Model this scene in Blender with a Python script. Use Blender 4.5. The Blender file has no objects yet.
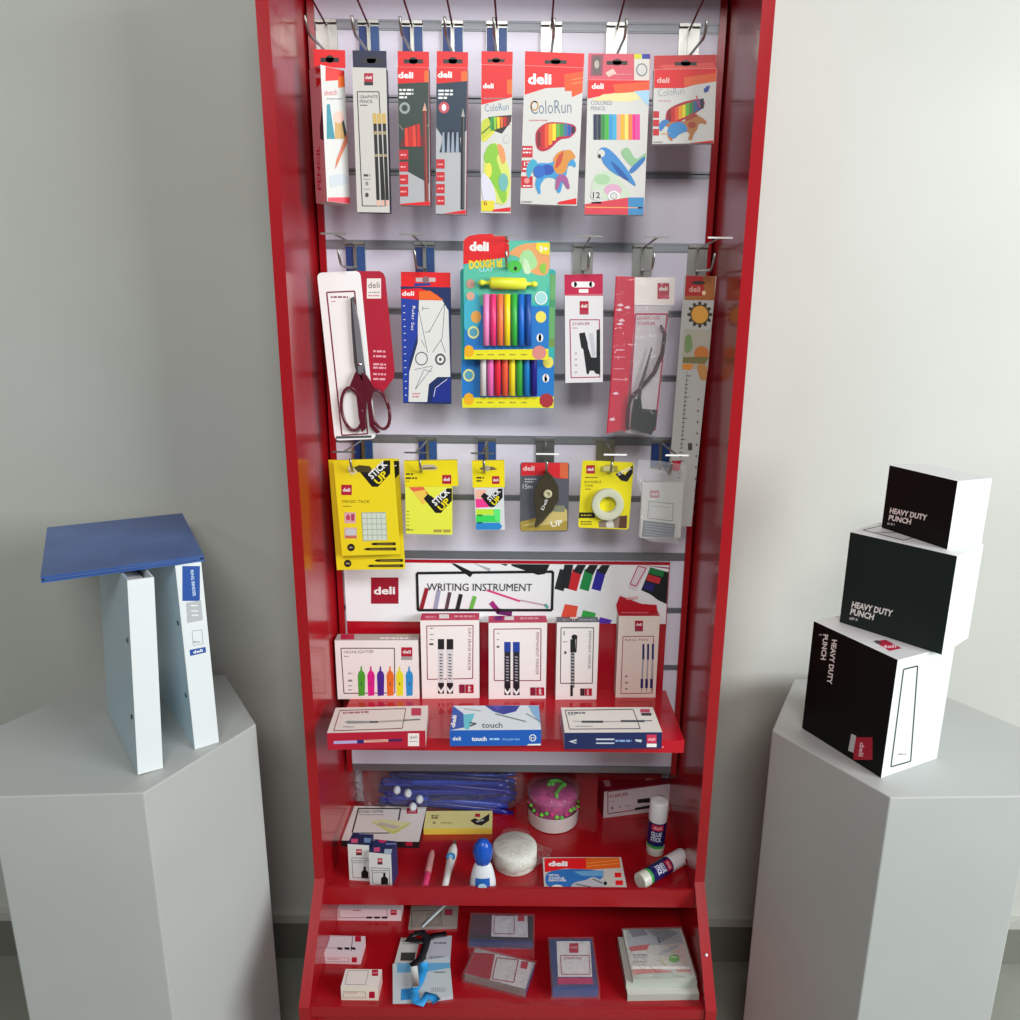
import bpy, bmesh, math, random
from mathutils import Vector, Matrix
random.seed(4)
C = bpy.context.scene.collection
HC = 1.438
# ------------------------------------------------------------------ camera
F_PX, PX, PY = 766.0, 524.5, 510.0
PITCH, YAW, ROLL, CX, CD = 0.25, 0.0025, 0.0106, 0.0167, 1.3641
fw = Vector((math.sin(YAW)*math.cos(PITCH), math.cos(YAW)*math.cos(PITCH), -math.sin(PITCH)))
rt0 = Vector((math.cos(YAW), -math.sin(YAW), 0)); up0 = rt0.cross(fw)
RT = math.cos(ROLL)*rt0 + math.sin(ROLL)*up0
UP = -math.sin(ROLL)*rt0 + math.cos(ROLL)*up0
CP = Vector((CX, -CD, HC))
cd = bpy.data.cameras.new('camera'); cam = bpy.data.objects.new('camera', cd); C.objects.link(cam)
cam.matrix_world = Matrix(((RT.x, UP.x, -fw.x, CP.x), (RT.y, UP.y, -fw.y, CP.y), (RT.z, UP.z, -fw.z, CP.z), (0, 0, 0, 1)))
cd.sensor_width = 36; cd.lens = F_PX/1020*36; cd.shift_x = (510-PX)/1020; cd.shift_y = 0; cd.clip_start = .02
bpy.context.scene.camera = cam
# ------------------------------------------------------------------ world, lamps, exposure
w = bpy.data.worlds.new('world'); bpy.context.scene.world = w; w.use_nodes = True
w.node_tree.nodes['Background'].inputs[0].default_value = (.93, .97, 1, 1)
w.node_tree.nodes['Background'].inputs[1].default_value = .15
def area(name, loc, target, sx, sy, e, col):
    l = bpy.data.lights.new(name, 'AREA'); l.shape = 'RECTANGLE'; l.size = sx; l.size_y = sy; l.energy = e; l.color = col
    o = bpy.data.objects.new(name, l); C.objects.link(o); o.location = loc
    o.rotation_euler = (Vector(target)-Vector(loc)).to_track_quat('-Z', 'Y').to_euler(); return o
area('window_light', (3.0, -2.15, 2.05), (0, 0, 1.0), 1.8, 1.6, 136, (.95, .98, 1))
area('ceiling_panel_light', (.1, -2.6, 2.9), (0, 0, .8), 1.2, .7, 42, (1, .98, .96))
area('far_lamp_light', (-1.5, -2.6, 2.5), (-.4, 0, .8), 0.3, 0.3, 4, (.97, .99, 1))
vs = bpy.context.scene.view_settings
vs.view_transform = 'Standard'; vs.look = 'None'; vs.gamma = 1; vs.use_curve_mapping = False; vs.exposure = 0.0

# ------------------------------------------------------------------ helpers
def hexlin(h):
    o = []
    for i in (0, 2, 4):
        c = int(h[i:i+2], 16)/255; o.append(c/12.92 if c <= .04045 else ((c+.055)/1.055)**2.4)
    return (*o, 1)
MC = {}
def M(h, rough=.45, metal=0, coat=0, spec=.5):
    k = (h, rough, metal, coat, spec)
    if k not in MC:
        m = bpy.data.materials.new('paint_'+h); m.use_nodes = True; b = m.node_tree.nodes['Principled BSDF']
        b.inputs['Base Color'].default_value = hexlin(h); b.inputs['Roughness'].default_value = rough
        b.inputs['Metallic'].default_value = metal; b.inputs['Coat Weight'].default_value = coat
        b.inputs['Specular IOR Level'].default_value = spec
        MC[k] = m
    return MC[k]
def clear(name, alpha=.16, col='ffffff', rough=.08, bump=0):
    """thin clear plastic: transparent, a little milky, glossy at grazing angles and on its wrinkles"""
    k = (name,)
    if k not in MC:
        m = bpy.data.materials.new(name); m.use_nodes = True; n = m.node_tree.nodes; L = m.node_tree.links; n.remove(n['Principled BSDF'])
        tr = n.new('ShaderNodeBsdfTransparent'); di = n.new('ShaderNodeBsdfDiffuse'); gl = n.new('ShaderNodeBsdfGlossy'); fr = n.new('ShaderNodeLayerWeight'); pw = n.new('ShaderNodeMath'); pw.operation = 'POWER'; pw.inputs[1].default_value = 3; ma = n.new('ShaderNodeMath'); ma.operation = 'MULTIPLY_ADD'; ma.inputs[1].default_value = .7; ma.inputs[2].default_value = .018; L.new(fr.outputs['Facing'], pw.inputs[0]); L.new(pw.outputs[0], ma.inputs[0])
        di.inputs[0].default_value = hexlin(col); gl.inputs['Roughness'].default_value = rough; fr.inputs['Blend'].default_value = .5
        m1 = n.new('ShaderNodeMixShader'); m2 = n.new('ShaderNodeMixShader'); m1.inputs[0].default_value = alpha
        L.new(tr.outputs[0], m1.inputs[1]); L.new(di.outputs[0], m1.inputs[2]); L.new(ma.outputs[0], m2.inputs[0]); L.new(m1.outputs[0], m2.inputs[1]); L.new(gl.outputs[0], m2.inputs[2]); L.new(m2.outputs[0], n['Material Output'].inputs[0])
        if bump:
            t = n.new('ShaderNodeTexNoise'); t.inputs['Scale'].default_value = 45; t.inputs['Detail'].default_value = 2; t.inputs['Distortion'].default_value = 1.5
            tc = n.new('ShaderNodeTexCoord'); L.new(tc.outputs['Object'], t.inputs['Vector'])
            bp = n.new('ShaderNodeBump'); bp.inputs['Strength'].default_value = bump; bp.inputs['Distance'].default_value = .006
            L.new(t.outputs[0], bp.inputs['Height']); L.new(bp.outputs[0], gl.inputs['Normal']); L.new(bp.outputs[0], fr.inputs['Normal'])
        MC[k] = m
    return MC[k]
def noisy(name, h1, h2, scale, rough, bump=.0, detail=4):
    m = bpy.data.materials.new(name); m.use_nodes = True; n = m.node_tree.nodes; L = m.node_tree.links; b = n['Principled BSDF']
    t = n.new('ShaderNodeTexNoise'); t.inputs['Scale'].default_value = scale; t.inputs['Detail'].default_value = detail
    tc = n.new('ShaderNodeTexCoord'); L.new(tc.outputs['Object'], t.inputs['Vector'])
    r = n.new('ShaderNodeValToRGB'); r.color_ramp.elements[0].color = hexlin(h1); r.color_ramp.elements[1].color = hexlin(h2)
    r.color_ramp.elements[0].position = .35; r.color_ramp.elements[1].position = .65
    L.new(t.outputs[0], r.inputs[0]); L.new(r.outputs[0], b.inputs['Base Color']); b.inputs['Roughness'].default_value = rough
    if bump:
        bp = n.new('ShaderNodeBump'); bp.inputs['Strength'].default_value = bump; bp.inputs['Distance'].default_value = .002
        L.new(t.outputs[0], bp.inputs['Height']); L.new(bp.outputs[0], b.inputs['Normal'])
    return m
CROP = {'P': (1, 0, 0), 'A1': (3.923, 240, 0), 'A2': (3.29, 470, 0), 'A3': (4.08, 310, 225), 'A4': (4.243, 540, 225),
        'A5': (4.857, 310, 430), 'A6': (4.636, 500, 430), 'A7': (4.857, 310, 590), 'A8': (4.636, 500, 590),
        'B1': (4.857, 310, 740), 'B2': (4.636, 500, 740), 'B3': (4.857, 290, 880), 'B4': (3.923, 480, 880),
        'L': (3.29, 130, 490), 'R': (2.833, 720, 440)}
CUR = 'P'
def crop(k):
    global CUR; CUR = k
def px(p):
    s, ox, oy = CROP[CUR]; return p[0]/s+ox, p[1]/s+oy
def ray(p):
    x, y = px(p); return fw + RT*((x-PX)/F_PX) - UP*((y-PY)/F_PX)
def onY(p, Y): d = ray(p); return CP + d*((Y-CP.y)/d.y)
def onZ(p, z): d = ray(p); return CP + d*((z-CP.z)/d.z)      # z = world height
GL = {}
def glyphs(s, bold):
    k = (s, bold)
    if k not in GL:
        cu = bpy.data.curves.new('t', 'FONT'); cu.body = s; cu.size = 1; cu.resolution_u = 2; cu.offset = bold; cu.fill_mode = 'FRONT'
        ob = bpy.data.objects.new('t', cu); C.objects.link(ob)
        dg = bpy.context.evaluated_depsgraph_get(); me = bpy.data.meshes.new_from_object(ob.evaluated_get(dg))
        vs_ = [tuple(v.co) for v in me.vertices]; fs = [tuple(p.vertices) for p in me.polygons]
        bpy.data.objects.remove(ob); bpy.data.meshes.remove(me)
        x0 = min(v[0] for v in vs_); x1 = max(v[0] for v in vs_); y1 = max(v[1] for v in vs_)
        GL[k] = ([((v[0]-x0)/(x1-x0), v[1]/y1) for v in vs_], fs)
    return GL[k]
STEP = .00006
class MB:
    """collects shapes in the local frame of one object"""
    def __init__(s, mw=None):
        s.v = []; s.f = []; s.fm = []; s.sm = []; s.mats = []; s.mw = mw or Matrix.Identity(4); s.inv = s.mw.inverted(); s.lay = 0
    def mi(s, m):
        if m not in s.mats: s.mats.append(m)
        return s.mats.index(m)
    def add(s, vs_, fs, m, smooth=False):
        o = len(s.v); s.v += [tuple(v) for v in vs_]; i = s.mi(m)
        for f in fs: s.f.append([a+o for a in f]); s.fm.append(i); s.sm.append(smooth)
    def box(s, x0, x1, y0, y1, z0, z1, m, mt=None):
        v = [(x, y, z) for z in (z0, z1) for y in (y0, y1) for x in (x0, x1)]
        fs = {'b': (0, 2, 3, 1), 't': (4, 5, 7, 6), 'f': (0, 1, 5, 4), 'k': (2, 6, 7, 3), 'l': (0, 4, 6, 2), 'r': (1, 3, 7, 5)}
        for k, f in fs.items(): s.add([v[a] for a in f], [(0, 1, 2, 3)], (mt or {}).get(k, m))
    def size(s, w, d, z0, z1): s.w, s.d, s.z0, s.z1 = w, d, z0, z1; return s
    def body(s, m, mt=None): s.box(0, s.w, 0, s.d, s.z0, s.z1, m, mt); return s
    # --- a face to print on
    def on(s, face, off=0):
        s.lay = 0; s.fc = face
        s.pl = {'front': (Vector((0, off, 0)), Vector((1, 0, 0)), Vector((0, 0, 1))), 'top': (Vector((0, 0, s.z1)), Vector((1, 0, 0)), Vector((0, 1, 0))),
                'right': (Vector((s.w, 0, 0)), Vector((0, 1, 0)), Vector((0, 0, 1))), 'left': (Vector((0, 0, 0)), Vector((0, -1, 0)), Vector((0, 0, 1)))}[face]
        s.n = s.pl[1].cross(s.pl[2])
        s.lim = {'front': (0, s.w, s.z0, s.z1), 'top': (0, s.w, 0, s.d), 'right': (0, s.d, s.z0, s.z1), 'left': (-s.d, 0, s.z0, s.z1)}[face]
        return s
    def uv(s, p, clampit=True):
        o = s.inv @ CP; d = s.inv.to_3x3() @ ray(p); P0, U, V = s.pl
        q = o + d*((P0-o).dot(s.n)/d.dot(s.n)) - P0; u, v = q.dot(U), q.dot(V)
        if clampit: a, b, c, e = s.lim; u = min(max(u, a+.0003), b-.0003); v = min(max(v, c+.0003), e-.0003)
        return u, v
    def put(s, uvs, fs, m):
        s.lay += 1; P0, U, V = s.pl; k = P0 + s.n*(STEP*s.lay)
        vs_ = [k+U*a+V*b for a, b in uvs]
        out = []
        for f in fs:
            A = sum(uvs[f[i]][0]*uvs[f[(i+1) % len(f)]][1]-uvs[f[(i+1) % len(f)]][0]*uvs[f[i]][1] for i in range(len(f)))
            out.append(f if A > 0 else f[::-1])
        s.add(vs_, out, m)
    def poly(s, pts, m, keep=False):
        s.put([s.uv(p) for p in pts], [tuple(range(len(pts)))], m)
        if keep: s.lay -= 1
        return s
    def blob(s, pts, m, keep=False):
        for _ in range(2): pts = [(a[0]*t+c[0]*(1-t), a[1]*t+c[1]*(1-t)) for a, c in zip(pts, pts[1:]+pts[:1]) for t in (.78, .22)]
        return s.poly(pts, m, keep)
    def rect(s, x0, y0, x1, y1, m, keep=False): return s.poly([(x0, y0), (x1, y0), (x1, y1), (x0, y1)], m, keep)
    def ell(s, cx, cy, rx, ry, m, n=20, keep=False): return s.poly([(cx+rx*math.cos(a*2*math.pi/n), cy+ry*math.sin(a*2*math.pi/n)) for a in range(n)], m, keep)
    def line(s, p, q, t, m, keep=True):
        dx, dy = q[0]-p[0], q[1]-p[1]; l = math.hypot(dx, dy) or 1; nx, ny = -dy/l*t/2, dx/l*t/2
        return s.poly([(p[0]+nx, p[1]+ny), (q[0]+nx, q[1]+ny), (q[0]-nx, q[1]-ny), (p[0]-nx, p[1]-ny)], m, keep)
    def outline(s, pts, t, m):
        for a, b in zip(pts, pts[1:]+pts[:1]): s.line(a, b, t, m)
        s.lay += 1; return s
    def words(s, x0, x1, y, h, m, y1=None):
        x = x0; y1 = y if y1 is None else y1
        while x < x1:
            l = random.uniform(.8, 3)*h; e = min(x+l, x1); t = (x-x0)/(x1-x0+1e-6); yy = y+(y1-y)*t
            s.poly([(x, yy-h/2), (e, yy-h/2), (e, yy+h/2), (x, yy+h/2)], m, True); x = e+h*.5
        return s
    def text(s, t, p, q, h, m, bold=.02):
        a, b = s.uv(p), s.uv(q); dx, dy = q[0]-p[0], q[1]-p[1]; l = math.hypot(dx, dy)
        c = s.uv((p[0]+dy/l*h, p[1]-dx/l*h))
        vs_, fs = glyphs(t, bold)
        s.put([(a[0]+(b[0]-a[0])*u+(c[0]-a[0])*v, a[1]+(b[1]-a[1])*u+(c[1]-a[1])*v) for u, v in vs_], fs, m)
        s.lay -= 1; return s
    # --- solids
    def lathe(s, prof, m, n=28, c=(0, 0, 0), cap=True, axis=None, smooth=True):
        R = (axis.to_track_quat('Z', 'Y').to_matrix() if axis else Matrix.Identity(3)); c = Vector(c); vs_ = []; fs = []
        for r, z in prof:
            for k in range(n): a = 2*math.pi*k/n; vs_.append(R @ Vector((r*math.cos(a), r*math.sin(a), z)) + c)
        for i in range(len(prof)-1):
            for k in range(n): j = (k+1) % n; fs.append((i*n+k, i*n+j, (i+1)*n+j, (i+1)*n+k))
        s.add(vs_, fs, m, smooth)
        if cap:
            L = len(prof)-1
            s.add([vs_[k] for k in range(n)][::-1], [tuple(range(n))], m); s.add([vs_[L*n+k] for k in range(n)], [tuple(range(n))], m)
        return s
    def tube(s, pts, r, m, n=8, caps=True):
        pts = [Vector(p) for p in pts]; rr = r if isinstance(r, (list, tuple)) else [r]*len(pts); vs_ = []; fs = []; X = None
        for i, p in enumerate(pts):
            d = (pts[min(i+1, len(pts)-1)]-pts[max(i-1, 0)]).normalized()
            if X is None: X = d.orthogonal().normalized()
            X = (X-d*X.dot(d)).normalized(); Yv = d.cross(X)
            for k in range(n): a = 2*math.pi*k/n; vs_.append(p+(X*math.cos(a)+Yv*math.sin(a))*rr[i])
        for i in range(len(pts)-1):
            for k in range(n): j = (k+1) % n; fs.append((i*n+k, i*n+j, (i+1)*n+j, (i+1)*n+k))
        if caps: fs += [tuple(range(n))[::-1], tuple((len(pts)-1)*n+k for k in range(n))]
        s.add(vs_, fs, m, True); return s
    def prism(s, pts, y0, y1, m, mf=None):
        """outline in local xz, extruded along y from y0 (front) to y1"""
        n = len(pts); A = sum(pts[i][0]*pts[(i+1) % n][1]-pts[(i+1) % n][0]*pts[i][1] for i in range(n))
        if A < 0: pts = pts[::-1]
        a = [(x, y0, z) for x, z in pts]; b = [(x, y1, z) for x, z in pts]
        s.add(a, [tuple(range(n))], mf or m); s.add(b, [tuple(range(n))[::-1]], m)
        s.add(a+b, [((i+1) % n, i, n+i, n+(i+1) % n) for i in range(n)], m); return s
    def build(s, name, parent=None, bevel=0, mw=None, label=None):
        me = bpy.data.meshes.new(name); me.from_pydata(s.v, [], s.f); me.update()
        for m in s.mats: me.materials.append(m)
        me.polygons.foreach_set('material_index', s.fm); me.polygons.foreach_set('use_smooth', s.sm)
        o = bpy.data.objects.new(name, me); C.objects.link(o)
        if parent is not None: o.parent = parent
        else: o.matrix_world = mw or s.mw
        if bevel:
            b = o.modifiers.new('b', 'BEVEL'); b.width = bevel; b.segments = 2; b.limit_method = 'ANGLE'; b.angle_limit = .7
        if label: o['label'] = label
        return o
def tag(o, label, cat, group=None):
    o['label'] = label; o['category'] = cat
    if group: o['group'] = group
    return o
def empty(name, mw):
    o = bpy.data.objects.new(name, None); C.objects.link(o); o.matrix_world = mw if isinstance(mw, Matrix) else Matrix.Translation(mw); o.empty_display_size = .02; return o
def rrect(x0, x1, z0, z1, r, n=4):
    o = []
    for cx, cz, a0 in ((x1-r, z1-r, 0), (x0+r, z1-r, 90), (x0+r, z0+r, 180), (x1-r, z0+r, 270)):
        for k in range(n+1): a = math.radians(a0+90*k/n); o.append((cx+r*math.cos(a), cz+r*math.sin(a)))
    return o
def hang(tl, tr, bl, Y, t):
    """a pack hanging in front of the board: crop corners -> sheet with front at local y=0"""
    a, b, c = onY(tl, Y), onY(tr, Y), onY(bl, Y); d = (c-a); h = d.length; d.normalize(); x = Vector((-d.z, 0, d.x))
    wd = (b-a).dot(x); z = -d; y = z.cross(x)
    mw = Matrix(((x.x, y.x, z.x, a.x), (x.y, y.y, z.y, a.y), (x.z, y.z, z.z, a.z), (0, 0, 0, 1)))
    return MB(mw).size(wd, t, -h, 0)
def stand(fl, fr, zf, h, d, yaw=None):
    """a carton standing or lying on a surface at height zf: front bottom corners from the crop"""
    a, b = onZ(fl, zf), onZ(fr, zf); x = (b-a); wd = x.length; x.normalize(); y = Vector((0, 0, 1)).cross(x); z = Vector((0, 0, 1))
    if isinstance(h, tuple): dr = ray(h); h = (CP + dr*((a-CP).dot(y)/dr.dot(y))).z - zf
    if isinstance(d, tuple): d = (onZ(d, zf+h)-a).dot(y)
    if abs(zf-ZS) < 1e-6: d = min(d, (-.0078-max(a.y, b.y))/y.y)
    mw = Matrix(((x.x, y.x, z.x, a.x), (x.y, y.y, z.y, a.y), (x.z, y.z, z.z, a.z), (0, 0, 0, 1)))
    return MB(mw).size(wd, d, 0, h)
# ------------------------------------------------------------------ palette
RED = '9e0f19'; WT_ = M('d6d5d0'); W_ = M('f0eeea'); WARM = M('f0e6e0'); BK = M('15171a'); DRED = M('a80a28'); LRED = M('e2151c'); MAG = M('c01848')
LOGO = M('b01030'); NAVY = M('152a5e'); GRY = M('8a8c90'); YEL = M('f0dc10'); BLUE = M('1a62c4'); LB = M('4a9fe0')
GRN = M('2f9a45'); LGR = M('7ed040'); ORG = M('ee6a20'); PNK = M('f03a90'); TXT = M('4a4648'); PTXT = M('a83a58'); WHT = M('f2f2f0')
CHROME = M('a6a7a2', .36, 1); DCHR = M('7c7f84', .3, 1); HOLE = M('2a2526')
STEEL = M('8f9296', .3, 1)
redpaint = M(RED, .22, 0, .18)
frontred = M('b8161f', .35, 0, .1)
board = M('dedceb', .32)
alum = M('94989e', .5, .85)
# ------------------------------------------------------------------ room
wallm = noisy('wall_paint', 'bdc0b8', 'c2c5be', 3, .55, .03)
def struct(o): o['kind'] = 'structure'; return o
b = MB(); b.box(-3, 3, .10, .2, 0, 3, wallm); struct(b.build('wall_back'))
b = MB(); b.box(-3, 3, -4, .2, -.05, 0, noisy('floor_tile', '82857a', '8e9186', 5, .35)); struct(b.build('floor'))
b = MB(); b.box(-3, 3, .086, .0995, 0, .097, M('74766c', .3)); b.box(-3, 3, .084, .0995, .0975, .119, M('b4b6ae', .4)); struct(b.build('baseboard_back'))  # pale top strip: brightness of the lit ledge is put into its colour
# ------------------------------------------------------------------ display stand
Z = lambda r: HC+r
st = empty('display_stand', (0, 0, 0))
tag(st, 'tall red metal display stand with white slotted back board between the two plinths', 'display stand')
for sx in (-1, 1):
    b = MB(); prof = [(.083, Z(.56)), (-.19, Z(.56)), (-.19, Z(-.99)), (-.322, Z(-1.135)), (-.322, 0.0), (.083, 0.0)]
    x0, x1 = sorted((sx*.334, sx*.3521)); n = len(prof)
    a = [(x0, y, z) for y, z in prof]; c = [(x1, y, z) for y, z in prof]
    b.add(a, [tuple(range(n))], redpaint); b.add(c, [tuple(range(n))[::-1]], redpaint)
    for i in range(n):
        j = (i+1) % n; b.add([a[i], a[j], c[j], c[i]], [(3, 2, 1, 0)], redpaint)
    b.build('side_panel', st, .0015)
    b = MB(); x0, x1 = sorted((sx*.3195, sx*.3305)); b.box(x0, x1, -.004, .03, Z(-.8932), Z(.519), redpaint); b.build('frame_strip', st, .001)
rails = [.449, .341, .231, .119, .009, -.101, -.211, -.320, -.428, -.537, -.655, -.765, -.877]
big = {.449, .119, -.211, -.428, -.877}
b = MB(); zs = [.519]+rails+[-.8931]
for i in range(len(zs)-1):
    top = zs[i]-(0 if i == 0 else (.0155 if zs[i] in big else .011)); bot = zs[i+1]
    if top-bot > .001: b.box(-.3195, .3195, 0, .02, Z(bot), Z(top), board)
b.box(-.3195, .3195, .0202, .03, Z(-.8932), Z(.519), M('77777c'))
b.build('slotted_board', st)
for r in rails:
    h = .0155 if r in big else .011
    b = MB(); x = .3193
    b.box(-x, x, .0135, .0198, Z(r-h+.0003), Z(r-.0003), alum)
    b.box(-x, x, -.0022, .0133, Z(r-.0034), Z(r-.0003), alum); b.box(-x, x, -.0012, .0133, Z(r-h+.0003), Z(r-h+.0022), alum)
    b.box(-x, x, -.0016 if r in big else .001, -.0002 if r in big else .002, Z(r-h+.0025), Z(r-.0036), alum)
    b.build('slot_rail', st)
b = MB(); b.box(-.3338, .3338, .0802, .083, Z(-1.03), Z(.519), M('b7b8bd')); b.build('back_board', st)
b = MB(); b.box(-.3338, .3338, -.19, .055, Z(.52), Z(.56), redpaint); b.build('unseen_top_cap', st)  # cap out of view, set low to shade the top of the board
# tray
b = MB(); b.box(-.3338, .3338, -.188, .0799, Z(-1.034), Z(-1.02), redpaint); b.box(-.3338, .3338, -.1945, -.1882, Z(-1.041), Z(-1.004), redpaint)
b.box(-.3338, -.3325, -.188, .0799, Z(-1.0199), Z(-1.0), redpaint); b.box(.3325, .3338, -.188, .0799, Z(-1.0199), Z(-1.0), redpaint)
b.box(-.318, .318, .0765, .0798, Z(-1.0199), Z(-.85), redpaint)
b.build('tray', st, .001)
b = MB(); b.box(-.3338, .3338, -.31, .083, Z(-1.16), Z(-1.145), redpaint); b.box(-.3338, .3338, -.317, -.3102, Z(-1.158), Z(-1.138), redpaint)
b.box(-.3338, .3338, .0792, .083, Z(-1.145), Z(-1.035), redpaint)
b.build('lower_tray', st, .001)
b = MB(); b.box(-.3338, .3338, -.29, .05, .0, Z(-1.175), redpaint); b.build('base_panel', st)
b = MB(); p = Vector(onY((701+2, 932), -.25)); b.lathe([(.0025, 0), (.0025, .001), (.0012, .002)], WHT, 12, (.343, -.268, Z(-1.073)), axis=Vector((0, -1, 1)).normalized()); b.build('screw_cap', st)
# ------------------------------------------------------------------ plinths
def plinth(verts_xy, h, label):
    b = MB(); n = 6; m = noisy('plinth_paint', 'b0b4b0', 'b8bbb8', 2.5, .5)
    cx = sum(p[0] for p in verts_xy)/n; cy = sum(p[1] for p in verts_xy)/n
    a = [(x-cx, y-cy, 0) for x, y in verts_xy]; c = [(x, y, h) for x, y, _ in a]
    b.add(a+c, [(i, (i+1) % n, n+(i+1) % n, n+i) for i in range(n)]+[tuple(range(n, 2*n)), tuple(range(n))[::-1]], m)
    return tag(b.build('plinth', mw=Matrix.Translation((cx, cy, 0)), bevel=.002), label, 'plinth', 'hexagonal plinths')
PZ = Z(-.7)
def hexa(cx, cy, r, a0): return [(cx+r*math.cos(math.radians(a0+60*k)), cy+r*math.sin(math.radians(a0+60*k))) for k in range(6)]
plinth(hexa(.681, -.154, .2242, -178.1), PZ-.0005, 'white hexagonal plinth on the right carrying the stacked punch cartons')
plinth(hexa(-.6705, -.170, .2242, 3.5), PZ-.0005, 'white hexagonal plinth on the left carrying the ring binders')
# ------------------------------------------------------------------ hooks
def hook(cropk, cxp, r, blue, tip, label, row):
    crop('P'); P = onY((cxp, 300), 0); x = onY((cxp, {1: 50, 2: 258, 3: 450}[row]), 0).x; z0 = Z(r)
    t = empty('display_hook', (x, -.003, z0-.055)); tag(t, label, 'hook', 'chrome hooks on the slotted board')
    b = MB(); L_ = Matrix.Identity(4)
    wd = .0165; b.box(-wd, wd, -.0012, .0005, 0, .052, CHROME)
    b.box(-wd, wd, -.006, -.0013, .0475, .052, CHROME)
    if blue: b.box(-wd+.0005, -.003, -.002, -.0013, .002, .044, M('1c3a7c')); b.box(.003, wd-.0005, -.002, -.0013, .002, .044, M('27508c'))
    b.box(-.0028, .0028, -.0045, -.0013, .000, .0475, CHROME)
    b.build('mounting_plate', t)
    b = MB(); L = .115 if row == 2 else (.12 if row == 1 else .10)
    b.tube([(0, -.003, .010), (0, -.02, .0085), (0, -L+.012, .006), (0, -L+.004, .009), (0, -L-.004, .018), (0, -L-.010, .030)] if row != 1 else [(0, -.003, .006), (0, -.02, .004), (0, -L+.012, -.002), (0, -L+.004, .0), (0, -L-.004, .007), (0, -L-.009, .016)], .0021, CHROME, 8)
    b.build('prong', t)
    b = MB(); L = .15; k = .02
    b.tube([(0, -.005, .045), (0, -.02, .0465), (0, -L, .058 if row == 1 else .050)], .0016, CHROME if row != 1 else M('7a3038', .3, .8), 8)
    ta = b.build('tag_arm', t)
    b = MB(); b.box(-.0185, .0185, -L-.0022, -L, (.0565 if row == 1 else .0487), (.0590 if row == 1 else .0512), WHT if (row == 3 and cxp > 500) or (row == 2 and cxp > 690) else CHROME); b.build('tag_bar', ta)
for cxp, bl, lb in ((328, 0, 'sketch pencil carton at the far left'), (370, 1, 'white graphite pencil carton'), (413, 1, 'red and green pencil carton'), (453, 1, 'dark blue and grey pencil carton'),
                    (497, 1, 'six-pack of colour pencils'), (551, 0, 'twelve-pack with a horse picture'), (616, 0, 'twelve-pack with a parrot picture'), (688, 0, 'short horse pencil pack at the far right')):
    hook('P', cxp, .449, bl, 0, 'chrome top row hook carrying the '+lb, 1)
for cxp, bl, lb in ((356, 1, 'scissors card'), (425, 1, 'ruler set carton'), (508, 1, 'two modelling clay cards'), (583, 0, 'small stapler carton'), (642, 0, 'stapler in the red-striped bag'), (697, 0, 'long ruler pack')):
    hook('P', cxp, .119, bl, 0, 'chrome middle row hook carrying the '+lb, 2)
for cxp, bl, lb in ((364, 1, 'two yellow tack cards'), (428, 1, 'yellow note pad pack'), (487, 1, 'index tab pack'), (545, 0, 'correction tape card'), (605, 0, 'clear tape card'), (660, 1, 'grey eraser bag')):
    hook('P', cxp, -.211, bl, 0, 'chrome third row hook carrying the '+lb, 3)
# ------------------------------------------------------------------ printed marks
def deli_flat(b, p, q, h, m=WHT): b.text('deli', p, q, h, m, .035)
def deli_sq(b, x0, y0, x1, y1, foot=None, m=LOGO):
    """square logo with the word and an optional foot bar"""
    yb = y1 if not foot else y0+(y1-y0)*.72
    b.rect(x0, y0, x1, yb, m); w_ = x1-x0; hh = yb-y0
    b.text('deli', (x0+w_*.14, y0+hh*.66), (x1-w_*.14, y0+hh*.66), hh*.36, WHT, .02)
    if foot: b.lay -= 1; b.rect(x0, yb, x1, y1, foot)
def stickup(b, x0, y0, s, txt=True):
    """black tick with STICK UP across it; s = height of the mark, origin at its left tip"""
    P = lambda u, v: (x0+u*s, y0+v*s)
    b.poly([P(0, .42), P(.17, .22), P(.46, .42), P(.95, 0), P(1.17, 0), P(1.17, .5), P(.70, 1.0), P(.48, 1.0)], M('111111'))
    b.text('STICK', P(.48, .72), P(1.08, .16), .26*s, WHT, .03); b.text('UP', P(.72, .93), P(1.1, .55), .26*s, YEL, .03)
def euro(b, cx, cy, w_, h_): b.rect(cx-w_, cy-h_*.5, cx+w_, cy+h_, HOLE, True); b.ell(cx, cy, w_*.45, h_*1.3, HOLE)
def pencils(b, x0, x1, y0, y1, cols, skew=0):
    n = len(cols); d = (x1-x0)/n
    for i, c in enumerate(cols): b.poly([(x0+i*d, y0+skew*i), (x0+(i+.92)*d, y0+skew*(i+1)), (x0+(i+.92)*d, y1+skew*(i+1)), (x0+i*d, y1+skew*i)], M(c), True)
    b.lay += 1
RAIN = ['c8141c', 'e03a1c', 'f08a1c', 'f4d414', '8ccc30', '2c9a44', '1c8a90', '2a6ac8', '20308c', '1a1e38']
HORSE = [(0, .35), (.06, .22), (.2, .1), (.28, 0), (.33, .1), (.42, .22), (.6, .32), (.85, .3), (1, .4), (.93, .5), (.86, .52), (.95, .78), (.86, 1), (.8, .98), (.83, .8), (.7, .62), (.5, .64), (.4, .72), (.46, .95), (.36, .98), (.3, .7), (.22, .56), (.2, .38), (.1, .36), (.04, .42)]
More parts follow.
